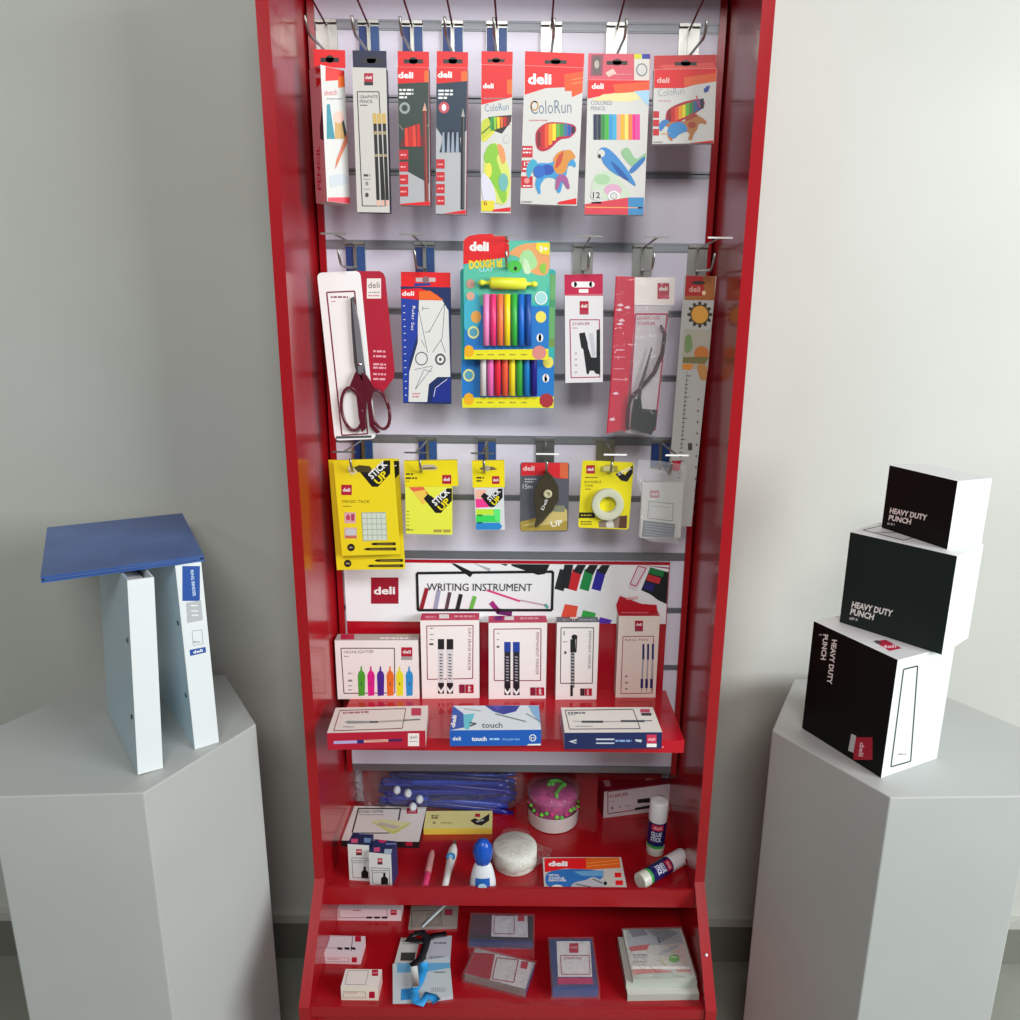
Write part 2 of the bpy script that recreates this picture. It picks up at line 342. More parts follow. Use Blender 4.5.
def horse(b, x0, y0, x1, y1, c1, c2, c3, c4, flip=False):
    f = lambda u, v: ((x1-u*(x1-x0)) if flip else (x0+u*(x1-x0)), y0+v*(y1-y0))
    b.blob([f(u, v) for u, v in HORSE], M(c1))
    b.blob([f(.2, .1), f(.3, .02), f(.45, .1), f(.55, .28), f(.42, .26), f(.3, .16)], M(c2), True)
    b.blob([f(.86, .3), f(1.0, .2), f(1.15, .4), f(1.1, .7), f(.98, .45)], M(c3)); b.ell(*f(.66, .46), abs(x1-x0)*.16, (y1-y0)*.12, M(c4), 12)
    b.ell(*f(.36, .42), abs(x1-x0)*.1, (y1-y0)*.12, M(c2), 10)
# ================================================================== top row
crop('A1')
# rotated slim carton at far left
a = onY((330, 785), -.10); ang = math.radians(44)
ox = onY((342, 790), -.115); wv = .040; tv = .033; zt = onY((330, 258), -.11).z
mw = Matrix.Translation((ox.x, -.115, 0)) @ Matrix.Rotation(ang, 4, 'Z')
b = MB(Matrix.Translation((0, 0, ox.z)) @ mw).size(wv, tv, 0, zt-ox.z)
b.body(WT_, {'l': M('c08088'), 't': LRED})
b.on('front'); b.rect(335, 250, 430, 318, M('ea2a24')); b.rect(385, 300, 430, 345, ORG); b.text('sketch', (300+30, 375), (382, 372), 22, M('d05060'), .0)
b.words(340, 400, 388, 5, GRY); b.poly([(340, 410), (352, 408), (372, 545), (340, 545)], M('2a8a9a')); b.poly([(372, 470), (392, 440), (412, 545), (372, 545)], M('c8a060')); b.poly([(392, 440), (400, 445), (425, 530), (410, 540)], M('303438'))
b.ell(387, 460, 20, 24, M('e8c0b0')); b.poly([(425, 520), (428, 560), (385, 640), (372, 665), (378, 625)], M('d07858')); b.poly([(350, 690), (400, 680), (435, 700), (430, 720), (355, 735)], M('c4ccd0')); b.rect(345, 775, 440, 800, M('e84050'))
b.on('left'); b.poly([(295, 258), (340, 258), (340, 318), (300, 345)], M('b81a20')); b.text('deli', (296, 305), (330, 300), 20, M('d8a0a0'), .03)
b.poly([(313, 500), (340, 408), (352, 545), (315, 545)], M('4a3038'))
b.text('PENCIL', (318, 745), (312, 570), 13, M('b01828'), .02)
o = tag(b.build('pencil_carton'), 'slim white and red sketch pencil carton showing its pink side, leftmost of top row', 'pencil box', 'cartons on the top row')
c = MB(b.mw).size(wv, tv, 0, zt-ox.z); zt_ = zt-ox.z
c2 = hang((288, 192), (412, 192), (290, 262), -.098, .0006); c2.body(LRED); c2.on('front'); euro(c2, 352, 232, 36, 12); t_ = c2.build('hang_tab'); t_.parent = o; t_.matrix_parent_inverse = Matrix.Identity(4); t_.matrix_basis = b.mw.inverted() @ c2.mw
def attach(child_b, name, par_b, par_o, bevel=0, label=None):
    o_ = child_b.build(name, bevel=bevel, label=label); o_.parent = par_o; o_.matrix_parent_inverse = Matrix.Identity(4); o_.matrix_basis = par_b.mw.inverted() @ child_b.mw; return o_
def carton(name, tl, tr, bl, Y, t, tabtop, body, side, tabm, label, draw, tabdraw=None, cat='pencil box', group='cartons on the top row', tabw=None):
    b = hang(tl, tr, bl, Y, t); b.body(body, side); b.on('front'); draw(b); o = tag(b.build(name), label, cat, group)
    yy = tabtop
    c = MB(b.mw).size(b.w, .0006, 0, onY((tl[0], yy), Y).z-onY(tl, Y).z)
    c.mw = b.mw @ Matrix.Translation((0, t*.35, 0)); c.inv = c.mw.inverted()
    c.body(tabm); c.on('front'); (tabdraw or (lambda q: None))(c); attach(c, 'hang_tab', b, o); return o
Y1 = -.105
def d(b):
    deli_sq(b, 487, 287, 522, 335, M('202830')); b.outline([(460, 360), (545, 360), (570, 808), (480, 808)], 3.5, BK)
    b.text('GRAPHITE', (470, 386), (540, 386), 12, TXT, 0); b.text('PENCIL', (470, 404), (522, 404), 12, TXT, 0); b.words(472, 500, 413, 4, TXT)
    for i in range(3):
        x = 520+i*18
        b.line((x+7, 445), (x+10, 485), 15, M('d0b060')); b.line((x+10, 485), (x+22, 785), 13, M('1c1e20')); b.lay += 1
        b.line((x+10, 515), (x+11, 528), 13, M('a89870')); b.line((x+14, 605), (x+15, 615), 13, M('a89870')); b.line((x+22, 785), (x+23, 808), 11, M('e8b8a8')); b.lay -= 1
    b.lay += 1; b.words(485, 510, 688, 9, TXT); b.words(485, 512, 703, 4, GRY); b.ell(498, 720, 6, 8, GRY); b.words(487, 512, 742, 3, GRY); b.ell(498, 765, 7, 9, TXT)
carton('pencil_carton', (440, 264), (573, 264), (460, 832), Y1, .017, 192, M('cfcdc6'), {'l': M('202840'), 'r': M('202840'), 'b': M('202840')}, M('1a2140'), 'white graphite pencil carton with dark navy tab and three black pencils printed on it', d, lambda c: euro(c, 515, 236, 40, 12))
def d(b):
    b.rect(617, 262, 740, 330, LRED); b.text('deli', (620, 306), (680, 306), 24, WHT, .04); b.rect(723, 277, 740, 340, ORG)
    b.poly([(617, 328), (740, 322), (742, 720), (625, 655)], M('2f3f3a')); b.words(625, 680, 353, 8, WHT); b.words(625, 680, 368, 8, WHT); b.words(625, 655, 382, 8, WHT)
    b.ell(646, 424, 21, 23, M('9aa4a0')); b.ell(646, 424, 12, 13, M('2f3f3a')); b.lay += 1
    b.poly([(620, 575), (660, 500), (690, 485), (735, 575)], M('6a2428'))
    for i, x in enumerate((650, 665, 680, 697)): b.poly([(x-4, 505-5*i), (x+8, 500-5*i), (x+12, 575), (x-2, 575)], M('e8402c' if i % 2 == 0 else 'd02018'), True)
    b.line((620, 488), (640, 510), 3, M('b0a090')); b.line((742, 488), (720, 515), 3, M('b0a090')); b.lay += 1
    b.poly([(716, 435), (725, 402), (733, 435)], M('d8a890')); b.line((725, 435), (733, 790), 15, M('7a2c28')); b.lay += 1; b.line((727, 440), (735, 790), 3, M('a8584c'))
    for y in (588, 635, 685, 732): b.rect(622, y, 660, y+38, M('c8202c')); b.lay -= 1
    b.lay += 2
    for y in (608, 655, 705, 752): b.words(630, 652, y, 6, M('f0b0b0'))
    b.poly([(625, 800), (745, 790), (748, 806), (628, 806)], LRED)
carton('pencil_carton', (617, 262), (740, 262), (628, 805), Y1, .017, 195, M('b2b3b6'), {'r': M('a8404a'), 't': LRED}, LRED, 'pencil carton with red header, dark green middle and red pencils behind a window', d, lambda c: euro(c, 680, 238, 38, 11))
def d(b):
    b.rect(770, 262, 893, 330, LRED); b.text('deli', (775, 304), (832, 304), 24, WHT, .04); b.rect(868, 280, 893, 345, ORG)
    b.poly([(770, 328), (893, 318), (893, 510), (848, 560), (800, 545), (768, 500)], M('183448')); b.words(778, 835, 356, 8, WHT); b.words(778, 835, 370, 8, WHT); b.words(778, 812, 384, 8, WHT)
    b.ell(800, 422, 21, 23, M('c8505c')); b.ell(800, 422, 9, 14, WHT)
    b.poly([(783, 598), (800, 530), (830, 505), (862, 530), (868, 598)], M('101c38'))
    for i, x in enumerate((795, 815, 832, 850)): b.poly([(x, 520), (x+6, 518), (x+9, 598), (x-4, 598)], M('9aa8b8'), True)
    b.lay += 1; b.poly([(868, 458), (875, 424), (882, 458)], M('a8a8a4')); b.line((875, 458), (873, 822), 15, M('14181c')); b.lay += 1; b.line((878, 460), (875, 820), 3, M('6a7074'))
    for y in (625, 675, 722, 768): b.rect(770, y, 803, y+36, M('c8202c')); b.lay -= 1
    b.lay += 2
    for y in (645, 692, 740, 788): b.words(776, 798, y, 6, M('f0b0b0'))
    b.poly([(800, 838), (893, 824), (893, 840)], LRED)
carton('pencil_carton', (770, 262), (893, 262), (768, 838), Y1, .017, 195, M('b6b8bb'), {'r': M('a83038'), 't': LRED}, LRED, 'pencil carton with red header, dark blue middle and a printed black pencil', d, lambda c: euro(c, 835, 238, 38, 11))
crop('A2')
def d(b):
    b.poly([(37, 206), (140, 206), (140, 320), (37, 345)], LRED); b.text('deli', (42, 290), (78, 290), 16, WHT, .04); b.rect(122, 262, 140, 310, ORG)
    b.words(45, 118, 324, 4, GRY); b.text('ColoRun', (50, 368), (128, 362), 24, M('4a7a9a'), -.01)
    b.blob([(35, 400), (60, 385), (95, 400), (88, 430), (36, 480)], M('c8d040')); b.line((38, 440), (85, 400), 5, M('4a7a30')); b.line((42, 465), (88, 425), 5, M('e8e050')); b.lay += 1
    b.poly([(60, 385), (138, 378), (135, 400), (105, 440), (78, 430)], M('1c1c20'))
    for i, c in enumerate(('2c9a44', '8ccc30', 'f4d414', 'e06a1c', 'c8141c', '6a1424')): b.poly([(66+11*i, 385), (76+11*i, 385), (76+11*i, 430-4*i), (68+11*i, 430-3*i)], M(c), True)
    b.lay += 1; b.ell(120, 458, 11, 15, M('c4c8c8')); b.ell(120, 458, 8, 11, WT_)
    b.lay += 1; b.blob([(40, 560), (60, 480), (90, 465), (125, 540), (136, 600), (120, 680), (60, 660)], M('d8e070'))
    b.blob([(45, 510), (62, 475), (85, 470), (100, 500), (85, 520), (100, 560), (125, 640), (110, 680), (80, 610), (55, 590), (62, 540), (48, 535)], M('8cc83c')); b.blob([(85, 470), (110, 480), (120, 530), (105, 545)], M('e89a60')); b.blob([(38, 560), (75, 600), (90, 670), (50, 680), (36, 620)], M('dcdce8')); b.ell(62, 560, 10, 25, M('f0e050'), 12)
    b.ell(110, 600, 16, 30, M('70b8b0'), 12); b.rect(37, 660, 80, 695, M('e8d830')); b.text('6', (45, 676), (57, 676), 17, M('a04020'), 0); b.lay += 1; b.poly([(75, 690), (138, 682), (138, 696), (75, 696)], LRED)
carton('pencil_carton', (37, 212), (140, 212), (35, 700), Y1, .012, 165, WT_, {'r': M('d8d850'), 't': LRED}, LRED, 'narrow six-pack of colour pencils with a green and yellow horse, red header', d, lambda c: euro(c, 86, 198, 28, 7))
def d(b):
    b.poly([(180, 215), (375, 215), (375, 285), (250, 290), (180, 312)], LRED); b.text('deli', (190, 276), (268, 276), 34, WHT, .04); b.poly([(310, 245), (375, 235), (375, 305), (335, 320), (335, 300), (312, 300)], M('e8551c')); b.line((335, 262), (375, 256), 2, M('f0a060')); b.line((335, 275), (375, 270), 2, M('f0a060'))
    b.lay += 1; b.text('ColoRun', (200, 376), (334, 372), 44, M('55708c'), -.012); b.ell(212, 348, 14, 17, M('c89850')); b.ell(212, 348, 9, 12, WT_); b.words(195, 255, 396, 4, M('d08080'))
    b.blob([(215, 470), (216, 430), (250, 402), (300, 402), (345, 410), (352, 430), (330, 455), (295, 458), (265, 490), (240, 500), (222, 492)], M('b8183c'))
    cols = ['7a1420', 'c8141c', 'e8501c', 'f0a01c', 'f4dc20', '5cb83c', '2c9a44', '1c7a9a', '1c50a8', '182038']
    for i, c in enumerate(cols):
        x = 221+12.5*i; t = [435, 418, 410, 408, 408, 408, 408, 408, 412, 418][i]; e = [485, 494, 488, 478, 464, 452, 450, 450, 448, 440][i]
        b.poly([(x, t), (x+11.5, t-2), (x+11.5, e-3), (x, e)], M(c), True)
    b.lay += 1
    for y, s in ((480, ''), (528, '12'), (580, '')):
        b.rect(168, y, 206, y+38, M('c8202c'))
        if s: b.text(s, (178, y+18), (196, y+18), 14, WHT, .02)
        b.lay -= 1
    b.lay += 2; b.words(174, 202, 490, 5, WHT); b.words(174, 202, 502, 5, WHT); b.words(174, 202, 556, 5, WHT); b.ell(187, 595, 9, 9, M('e89090')); b.words(174, 202, 612, 4, WHT)
    horse(b, 205, 490, 350, 640, '3a9ad0', 'e08a30', '3aa8c8', '2050b0', flip=True)
    b.blob([(270, 545), (300, 500), (330, 490), (352, 520), (325, 528), (315, 570), (285, 575)], M('d8903c')); b.blob([(285, 520), (310, 492), (300, 540), (278, 560)], M('c84838'))
    b.blob([(285, 575), (318, 575), (330, 620), (320, 624), (302, 590), (288, 628), (280, 622)], M('a05890')); b.ell(228, 565, 20, 22, M('2468c0'), 10)
    b.poly([(290, 665), (350, 652), (350, 672), (290, 672)], LRED); b.words(170, 205, 664, 4, GRY)
carton('pencil_carton', (180, 215), (375, 215), (165, 670), Y1, .012, 165, WT_, {'r': WT_, 't': LRED}, LRED, 'wide white twelve-pack of colour pencils with a running horse below a curved window', d, lambda c: euro(c, 282, 202, 36, 8))
def d(b):
    b.poly([(388, 262), (592, 262), (590, 300), (480, 305), (387, 325)], LRED); b.text('deli', (400, 292), (440, 292), 18, WHT, .03); b.poly([(470, 278), (590, 268), (588, 296), (480, 310)], M('f05a28'))
    b.poly([(400, 330), (440, 310), (590, 300), (588, 320), (520, 335)], M('f0e0a0')); b.poly([(540, 300), (590, 296), (588, 350)], M('a8d4ec')); b.text('COLORED', (398, 345), (468, 345), 14, M('8a929a'), 0); b.text('PENCIL', (398, 363), (447, 363), 13, M('8a929a'), 0)
    pencils(b, 406, 560, 376, 460, ['1c2c4c', '182c3c', '208a3c', '40b43c', '2a9ad0', '38b0d8', 'f0a890', 'f4b42c', 'f0e068', 'f0803c', 'f0188c', 'e83ca0'])
    b.blob([(400, 600), (420, 565), (470, 560), (500, 600), (530, 640), (520, 655), (400, 655)], M('c8d8c0')); b.ell(470, 625, 30, 20, M('d8a8c0'), 12); b.ell(435, 590, 26, 18, M('a8cca0'), 12)
    b.blob([(490, 500), (520, 480), (545, 530), (580, 500), (578, 520), (540, 560)], M('90c090')); b.blob([(520, 560), (575, 510), (578, 528), (532, 575)], M('3878b8'))
    b.blob([(420, 505), (428, 486), (450, 484), (480, 510), (520, 560), (548, 610), (540, 612), (505, 585), (470, 570), (440, 540), (432, 520)], M('3c88c8')); b.blob([(455, 520), (500, 560), (530, 600), (490, 580)], M('2458a0')); b.ell(432, 505, 12, 13, WT_, 10); b.ell(426, 514, 5, 7, BK, 8)
    b.ell(416, 642, 19, 17, WT_); b.text('12', (404, 652), (428, 652), 20, TXT, .02); b.ell(473, 645, 19, 17, M('f0f0f0')); b.ell(473, 645, 13, 12, M('a8a8a8')); b.ell(473, 645, 10, 9, WT_); b.rect(400, 664, 432, 670, TXT, True)
    b.poly([(376, 672), (520, 650), (572, 650), (572, 710), (376, 705)], M('d84050')); b.poly([(520, 650), (572, 650), (570, 710), (520, 708)], M('3f8cc0')); b.line((380, 682), (560, 684), 3, M('f0b060')); b.words(552, 570, 684, 5, NAVY)
def td(c):
    c.rect(388, 175, 592, 265, M('d85868')); c.poly([(400, 180), (440, 180), (436, 250), (396, 250)], M('905060')); c.rect(404, 186, 430, 244, M('6a5a58')); c.ell(417, 212, 8, 14, M('b8b0a0')); c.rect(540, 174, 592, 266, M('e0dcd0')); c.rect(540, 174, 564, 194, M('d8d828')); c.rect(566, 172, 592, 194, M('2838a0')); c.ell(565, 230, 19, 22, GRY); c.ell(565, 230, 15, 17, WT_); c.poly([(445, 240), (470, 226), (482, 242), (455, 254)], M('e8c8b8')); c.words(460, 530, 245, 3, M('f0a0a8')); euro(c, 484, 205, 34, 8)
carton('pencil_carton', (388, 262), (592, 262), (376, 706), Y1, .013, 172, WT_, {'r': WT_, 't': LRED}, M('d85868'), 'wide twelve-pack of coloured pencils with a blue parrot and pink tab holding a sharpener', d, td)
def d(b):
    b.poly([(606, 225), (812, 225), (812, 260), (700, 290), (605, 290)], LRED); b.text('deli', (615, 272), (656, 272), 17, M('f0c0b8'), .03); b.poly([(705, 255), (812, 240), (812, 268), (705, 284)], M('e8602c'))
    b.text('ColoRun', (620, 318), (706, 310), 24, M('8a9aa0'), -.012); b.words(620, 660, 332, 3, M('d08080'))
    b.blob([(642, 400), (646, 362), (690, 338), (760, 322), (775, 336), (765, 360), (700, 395), (680, 412), (655, 418)], M('b01830'))
    for i, c in enumerate(['8a1420', 'c8141c', 'e8501c', 'f0a01c', 'e8d820', '5cb83c', '2c8a44', '1c6a8a', '1c50a8', '182038']):
        x = 650+12*i; t = 362-4*i; e = 410-5.5*i; b.poly([(x, t), (x+11, t-3), (x+11, e-4), (x, e)], M(c), True)
    b.lay += 1
    for y in (366, 394, 424): b.rect(602, y, 622, y+22, M('c8202c')); b.lay -= 1
    b.lay += 1; horse(b, 640, 372, 780, 465, 'b87840', 'a84028', '3a80c0', '2c70b8', flip=True); b.blob([(645, 440), (660, 405), (700, 400), (720, 430), (690, 440), (670, 460)], M('3a8ac8')); b.poly([(768, 295), (778, 284), (790, 282), (784, 300), (772, 305)], M('2848a0')); b.line((745, 315), (755, 355), 4, M('c84848')); b.poly([(720, 472), (800, 462), (800, 478)], LRED); b.words(605, 635, 468, 4, GRY); b.words(630, 655, 440, 4, M('e8a040'))
carton('pencil_carton', (606, 228), (812, 228), (600, 474), Y1, .012, 180, WT_, {'r': WT_, 't': LRED}, M('cc2a2c'), 'short half-length colour pencil pack with a horse, nearest the right side panel', d, lambda c: (c.poly([(620, 215), (800, 205), (810, 225), (640, 228)], M('e05048')), euro(c, 710, 208, 36, 8)))
# ================================================================== middle row
crop('A3')
G2 = 'packs on the middle row'
b = hang((28, 195), (205, 190), (102, 880), -.092, .0008); b.size(b.w, .0008, b.z0, 0)
card = MB(b.mw); card.prism(rrect(0, b.w, b.z0, 0, .008), 0, .0008, WHT); card.size(b.w, .0008, b.z0, 0); card.on('front')
card.outline([(68, 275), (182, 270), (235, 852), (130, 858)], 6, M('7a1030')); card.words(85, 155, 294, 7, M('8a4050')); card.words(88, 105, 312, 4, M('c06070'))
card.poly([(105, 862), (250, 858), (252, 868), (106, 872)], M('505458'))
scc = tag(card.build('scissors_card'), 'long white and red blister card holding a pair of dark red handled scissors', 'scissors pack', G2)
rb = MB(b.mw); rb.size(b.w*2.2, .0008, b.z0, 0.004); rb.on('front', .0012); rb.lim = (-.1, .3, -.4, .02); pts = [rb.uv(p) for p in ((190, 188), (285, 188), (300, 198), (307, 215), (345, 590), (342, 625), (300, 680), (285, 685), (262, 665), (235, 640))]
rb.prism(pts, .0012, .002, M('b01030')); rb.lay = 0; rb.rect(232, 218, 290, 300, WARM); rb.text('deli', (238, 258), (284, 256), 24, TXT, 0); rb.words(238, 284, 275, 4, GRY); rb.words(238, 284, 288, 5, M('c07080'))
for y in (515, 535, 568, 582, 608, 628): rb.words(258, 310, y, 8, M('e8a8b4'), y+2)
attach(rb, 'red_backing', b, scc)
sc = MB(b.mw); sc.size(.3, .01, -.4, .1); sc.on('front', -.006); sc.lim = (-.1, .4, -.5, .1)
U = lambda p: sc.uv(p, False)
sc.prism([U(p) for p in ((165, 300), (178, 292), (200, 400), (214, 520), (232, 640), (225, 650), (200, 650), (180, 560), (170, 420))], -.0065, -.0035, M('5c5a60', .3, .4))
sc.prism([U(p) for p in ((172, 300), (186, 330), (206, 430), (222, 560), (215, 640), (198, 600))], -.009, -.0066, M('8a888e', .3, .4))
P3 = lambda p, y=-.006: (U(p)[0], y, U(p)[1])
o1 = MB(b.mw); q = P3((204, 568)); o1.lathe([(.0035, 0), (.003, .0012), (0.0005, .0016)], M('c0c2c6', .2, 1), 12, (q[0], -.009, q[2]), axis=Vector((0, -1, 0)))
HM = M('5a0f22', .25, 0, .3)
attach(sc, 'scissors_blade', b, scc); attach(o1, 'pivot_screw', b, scc)
def loop(cx, cy, rx, ry, tilt, n=22):
    o = []
    for k in range(n+1):
        a = 2*math.pi*k/n; x, y = rx*math.cos(a), ry*math.sin(a); t = math.radians(tilt); o.append(P3((cx+x*math.cos(t)-y*math.sin(t), cy+x*math.sin(t)+y*math.cos(t)), -.0065))
    return o
h1 = MB(b.mw); h1.tube(loop(172, 750, 43, 88, -8), .0028, HM, 8); h1.prism([U(p) for p in ((186, 600), (232, 620), (232, 700), (228, 830), (212, 845), (200, 780), (190, 690), (160, 665))], -.009, -.0045, HM); attach(h1, 'scissors_handle', b, scc)
h2 = MB(b.mw); h2.tube(loop(284, 752, 38, 82, -14), .0028, HM, 8); h2.prism([U(p) for p in ((210, 600), (232, 612), (262, 665), (250, 720), (265, 820), (288, 845), (272, 850), (245, 820), (232, 700))], -.0095, -.0045, HM); attach(h2, 'scissors_handle', b, scc)
def d(b):
    b.poly([(370, 262), (450, 262), (520, 285), (572, 290), (575, 728), (380, 725)], NAVY)
    b.poly([(370, 300), (440, 305), (445, 420), (405, 560), (400, 722), (380, 722), (368, 420)], M('1c3ca0')); b.poly([(370, 262), (450, 258), (520, 285), (540, 310), (440, 305), (370, 298)], LRED); b.text('deli', (375, 288), (425, 288), 18, WHT, .03); b.poly([(445, 270), (490, 268), (545, 306), (445, 304)], ORG)
    b.text('Ruler Set', (418, 330), (412, 430), 12, WHT, .0)
    b.poly([(445, 306), (540, 308), (565, 350), (573, 620), (520, 620), (485, 650), (478, 722), (402, 722), (405, 600), (440, 480), (440, 400)], M('e0e0dc'))
    K = M('4a4c50')
    for k in range(14): b.line((380+1.2*k*0+k*.6, 330+28*k), (388+k*.6, 330+28*k), 2.5, WHT)
    for p, q in (((460, 340), (485, 340)), ((460, 332), (460, 350)), ((550, 320), (540, 460)), ((550, 320), (485, 440)), ((540, 460), (500, 520)), ((470, 440), (490, 430)), ((535, 470), (552, 520)), ((430, 540), (480, 540)), ((425, 590), (500, 575)), ((430, 670), (465, 590)), ((465, 590), (500, 600)), ((430, 670), (500, 580)), ((440, 330), (480, 520)), ((455, 470), (470, 500))): b.line(p, q, 2, K)
    b.lay += 1; b.ell(455, 545, 26, 28, K, 16); b.ell(455, 545, 22, 24, M('e0e0dc'), 16); b.ell(532, 548, 22, 24, K, 16); b.ell(532, 548, 15, 16, M('e0e0dc'), 16); b.ell(532, 548, 6, 7, K, 8); b.poly([(498, 722), (500, 680), (520, 650), (573, 618), (575, 722)], M('182c88')); b.line((505, 700), (512, 665), 2, WHT); b.line((512, 665), (560, 628), 2, WHT); b.words(418, 450, 688, 5, M('d08080')); b.words(418, 445, 700, 5, M('d08080'))
def td(c): c.poly([(425, 238), (490, 236), (495, 246), (425, 262)], M('24388c')); c.rect(432, 215, 512, 232, M('c8b8b8')); c.ell(472, 223, 14, 14, M('8a6a6a'))
carton('ruler_set_carton', (370, 250), (572, 250), (380, 727), -.088, .012, 190, NAVY, {'t': LRED}, LRED, 'blue and white ruler set carton with a red tab and geometry drawings', d, td, 'ruler set', G2)
# clay cards
def clay(tl, tr, bl, Y, front, label):
    b = hang(tl, tr, bl, Y, .0008); b.prism(rrect(0, b.w, b.z0, 0, .006), 0, .0008, M('38b4b0'))
    if front:
        b.on('front'); b.prism([b.uv(p, False) for p in ((628, 72), (632, 56), (650, 44), (690, 37), (740, 36), (785, 42), (806, 52), (814, 72))], -.0002, .0008, LRED)
    b.on('front'); dy = 0 if front else 196; dx = 0 if front else 18
    def S(x, y): return (x+dx*(y*0+1), y+dy)
    P = lambda l: [S(*p) for p in l]
    if front:
        b.blob(P([(700, 62), (975, 70), (978, 330), (620, 330), (620, 140), (810, 135)]), M('58c0a4')); b.blob(P([(800, 120), (860, 75), (980, 70), (978, 210), (900, 200), (860, 130)]), M('e8a468')); b.blob(P([(860, 110), (900, 95), (935, 160), (900, 190), (850, 170)]), M('a8dc9c'))
        b.poly([(626, 64), (640, 52), (720, 40), (790, 50), (812, 80), (812, 130), (626, 160)], LRED); b.text('deli', (650, 104), (730, 104), 36, WHT, .05)
        b.text('DOUGH it!', (650, 178), (785, 170), 34, M('f4d820'), .05); b.text('CLAY', (690, 190), (748, 188), 16, M('a8e8f0'), .03)
        b.ell(835, 170, 30, 26, M('4cc048'), 14); b.ell(838, 178, 7, 9, BK, 8); b.blob([(928, 170), (965, 148), (960, 210)], M('8cc848')); b.blob([(870, 130), (890, 145), (905, 200), (870, 200)], M('cce8c0'))
        b.poly([(925, 72), (978, 72), (978, 122), (940, 118), (920, 95)], M('f0dc30')); b.text('3+', (935, 108), (970, 108), 22, WHT, .03)
    b.poly(P([(620, 330), (978, 330), (975, 548), (622, 548)]) if front else [(618, 550), (1000, 550), (1000, 745), (618, 745)], M('2078c4'))
    if front: b.blob([(620, 320), (690, 260), (700, 420), (625, 440)], M('40b0c8')); b.ell(655, 240, 18, 20, M('c89888'), 10); b.ell(655, 290, 18, 18, M('d8a890'), 10); b.ell(678, 375, 22, 26, M('e8a850'), 8); b.ell(943, 298, 26, 28, WHT, 14); b.ell(943, 298, 22, 24, M('a8d8d8'), 14)
    else: b.poly([(975, 200), (1003, 200), (1003, 500), (975, 500)], M('70b070')); b.ell(988, 480, 16, 18, M('7a9a50'), 10); b.ell(988, 320, 16, 18, M('50a070'), 10)
    yo = 0 if front else 175
    b.ell(667 if front else 648, 438+yo, 24, 26, M('e0e090'), 12); b.ell(667 if front else 648, 438+yo, 17, 18, M('58a0b8'), 12); b.ell(942 if front else 972, 375 if front else 560, 22, 24, M('f0e060'), 12); b.ell(938 if front else 962, 460 if front else 625, 14, 18, WHT, 10); b.lay -= 1; b.ell(938 if front else 962, 460 if front else 625, 6, 16, M('d03040'), 10)
    y0, y1 = (505, 550) if front else (700, 746)
    b.poly([(618, y0+5), (980 if front else 1003, y0), (975 if front else 1000, y1), (622, y1)], M('e8e020')); b.lay += 1
    for k in range(5): b.words(680+45*k, 705+45*k, y0+24, 5, M('8a8a30'))
    b.ell(648, y0+10, 22, 26, M('f0b020'), 8); b.ell(935 if front else 965, y0+16, 30, 30, M('d88a80') if front else M('a83038'), 9)
    o = tag(b.build('clay_card', mw=b.mw), label, 'modelling clay', G2)
    cols = ['f088c0', 'e83878', 'f07848', 'f4d820', '38b044', '1868c8', '1c50a0'] if front else ['d8d4d0', 'f070b8', 'e82840', 'ee5a3c', 'f4dc28', '40a840', '1c78c0', '241c80']
    ya, yb = (282, 492) if front else (400, 696); x0, x1 = (705, 905) if front else (692, 928)
    s_ = MB(b.mw); s_.size(b.w, .01, b.z0, 0); s_.on('front', -.006)
    n = len(cols)
    for i, c in enumerate(cols):
        xm = x0+(i+.5)*(x1-x0)/n; p0 = s_.uv((xm, ya)); p1 = s_.uv((xm, yb)); r = (s_.uv((x0+(x1-x0)/n, ya))[0]-s_.uv((x0, ya))[0])*.5
        k = MB(b.mw); k.tube([(p0[0], -r-.0008, p0[1]), (p0[0]+(p1[0]-p0[0])*.5, -r-.0008, (p0[1]+p1[1])/2), (p1[0], -r-.0008, p1[1])], r*.93, M(c, .4), 12); attach(k, 'clay_stick', b, o)
    if front:
        k = MB(b.mw); A_ = s_.uv((735, 238)); B_ = s_.uv((872, 240)); A0 = s_.uv((688, 235)); B0 = s_.uv((928, 242)); rr = .0085; f_ = lambda u, t: (A0[0]+(B0[0]-A0[0])*t, -.0095, A0[1]+(B0[1]-A0[1])*t)
        k.tube([f_(0, t) for t in (0, .04, .08, .1, .18, .2, .22, .78, .8, .82, .9, .92, .96, 1)], [.002, .0045, .0045, .003, .003, .008, .0092, .0092, .008, .003, .003, .0045, .0045, .002], M('e8ec3c', .3), 16); attach(k, 'rolling_pin', b, o)
        t0, t1 = s_.uv((700, 262)), s_.uv((912, 500)); bl = MB(b.mw); 
    return o, b
clay((612, 178), (1003, 190), (620, 746), -.078, False, 'modelling clay card hanging behind, its eight coloured sticks showing below the front card')
clay((624, 62), (980, 70), (630, 548), -.100, True, 'front modelling clay card with yellow rolling pin and seven upright coloured sticks')
crop('A4')
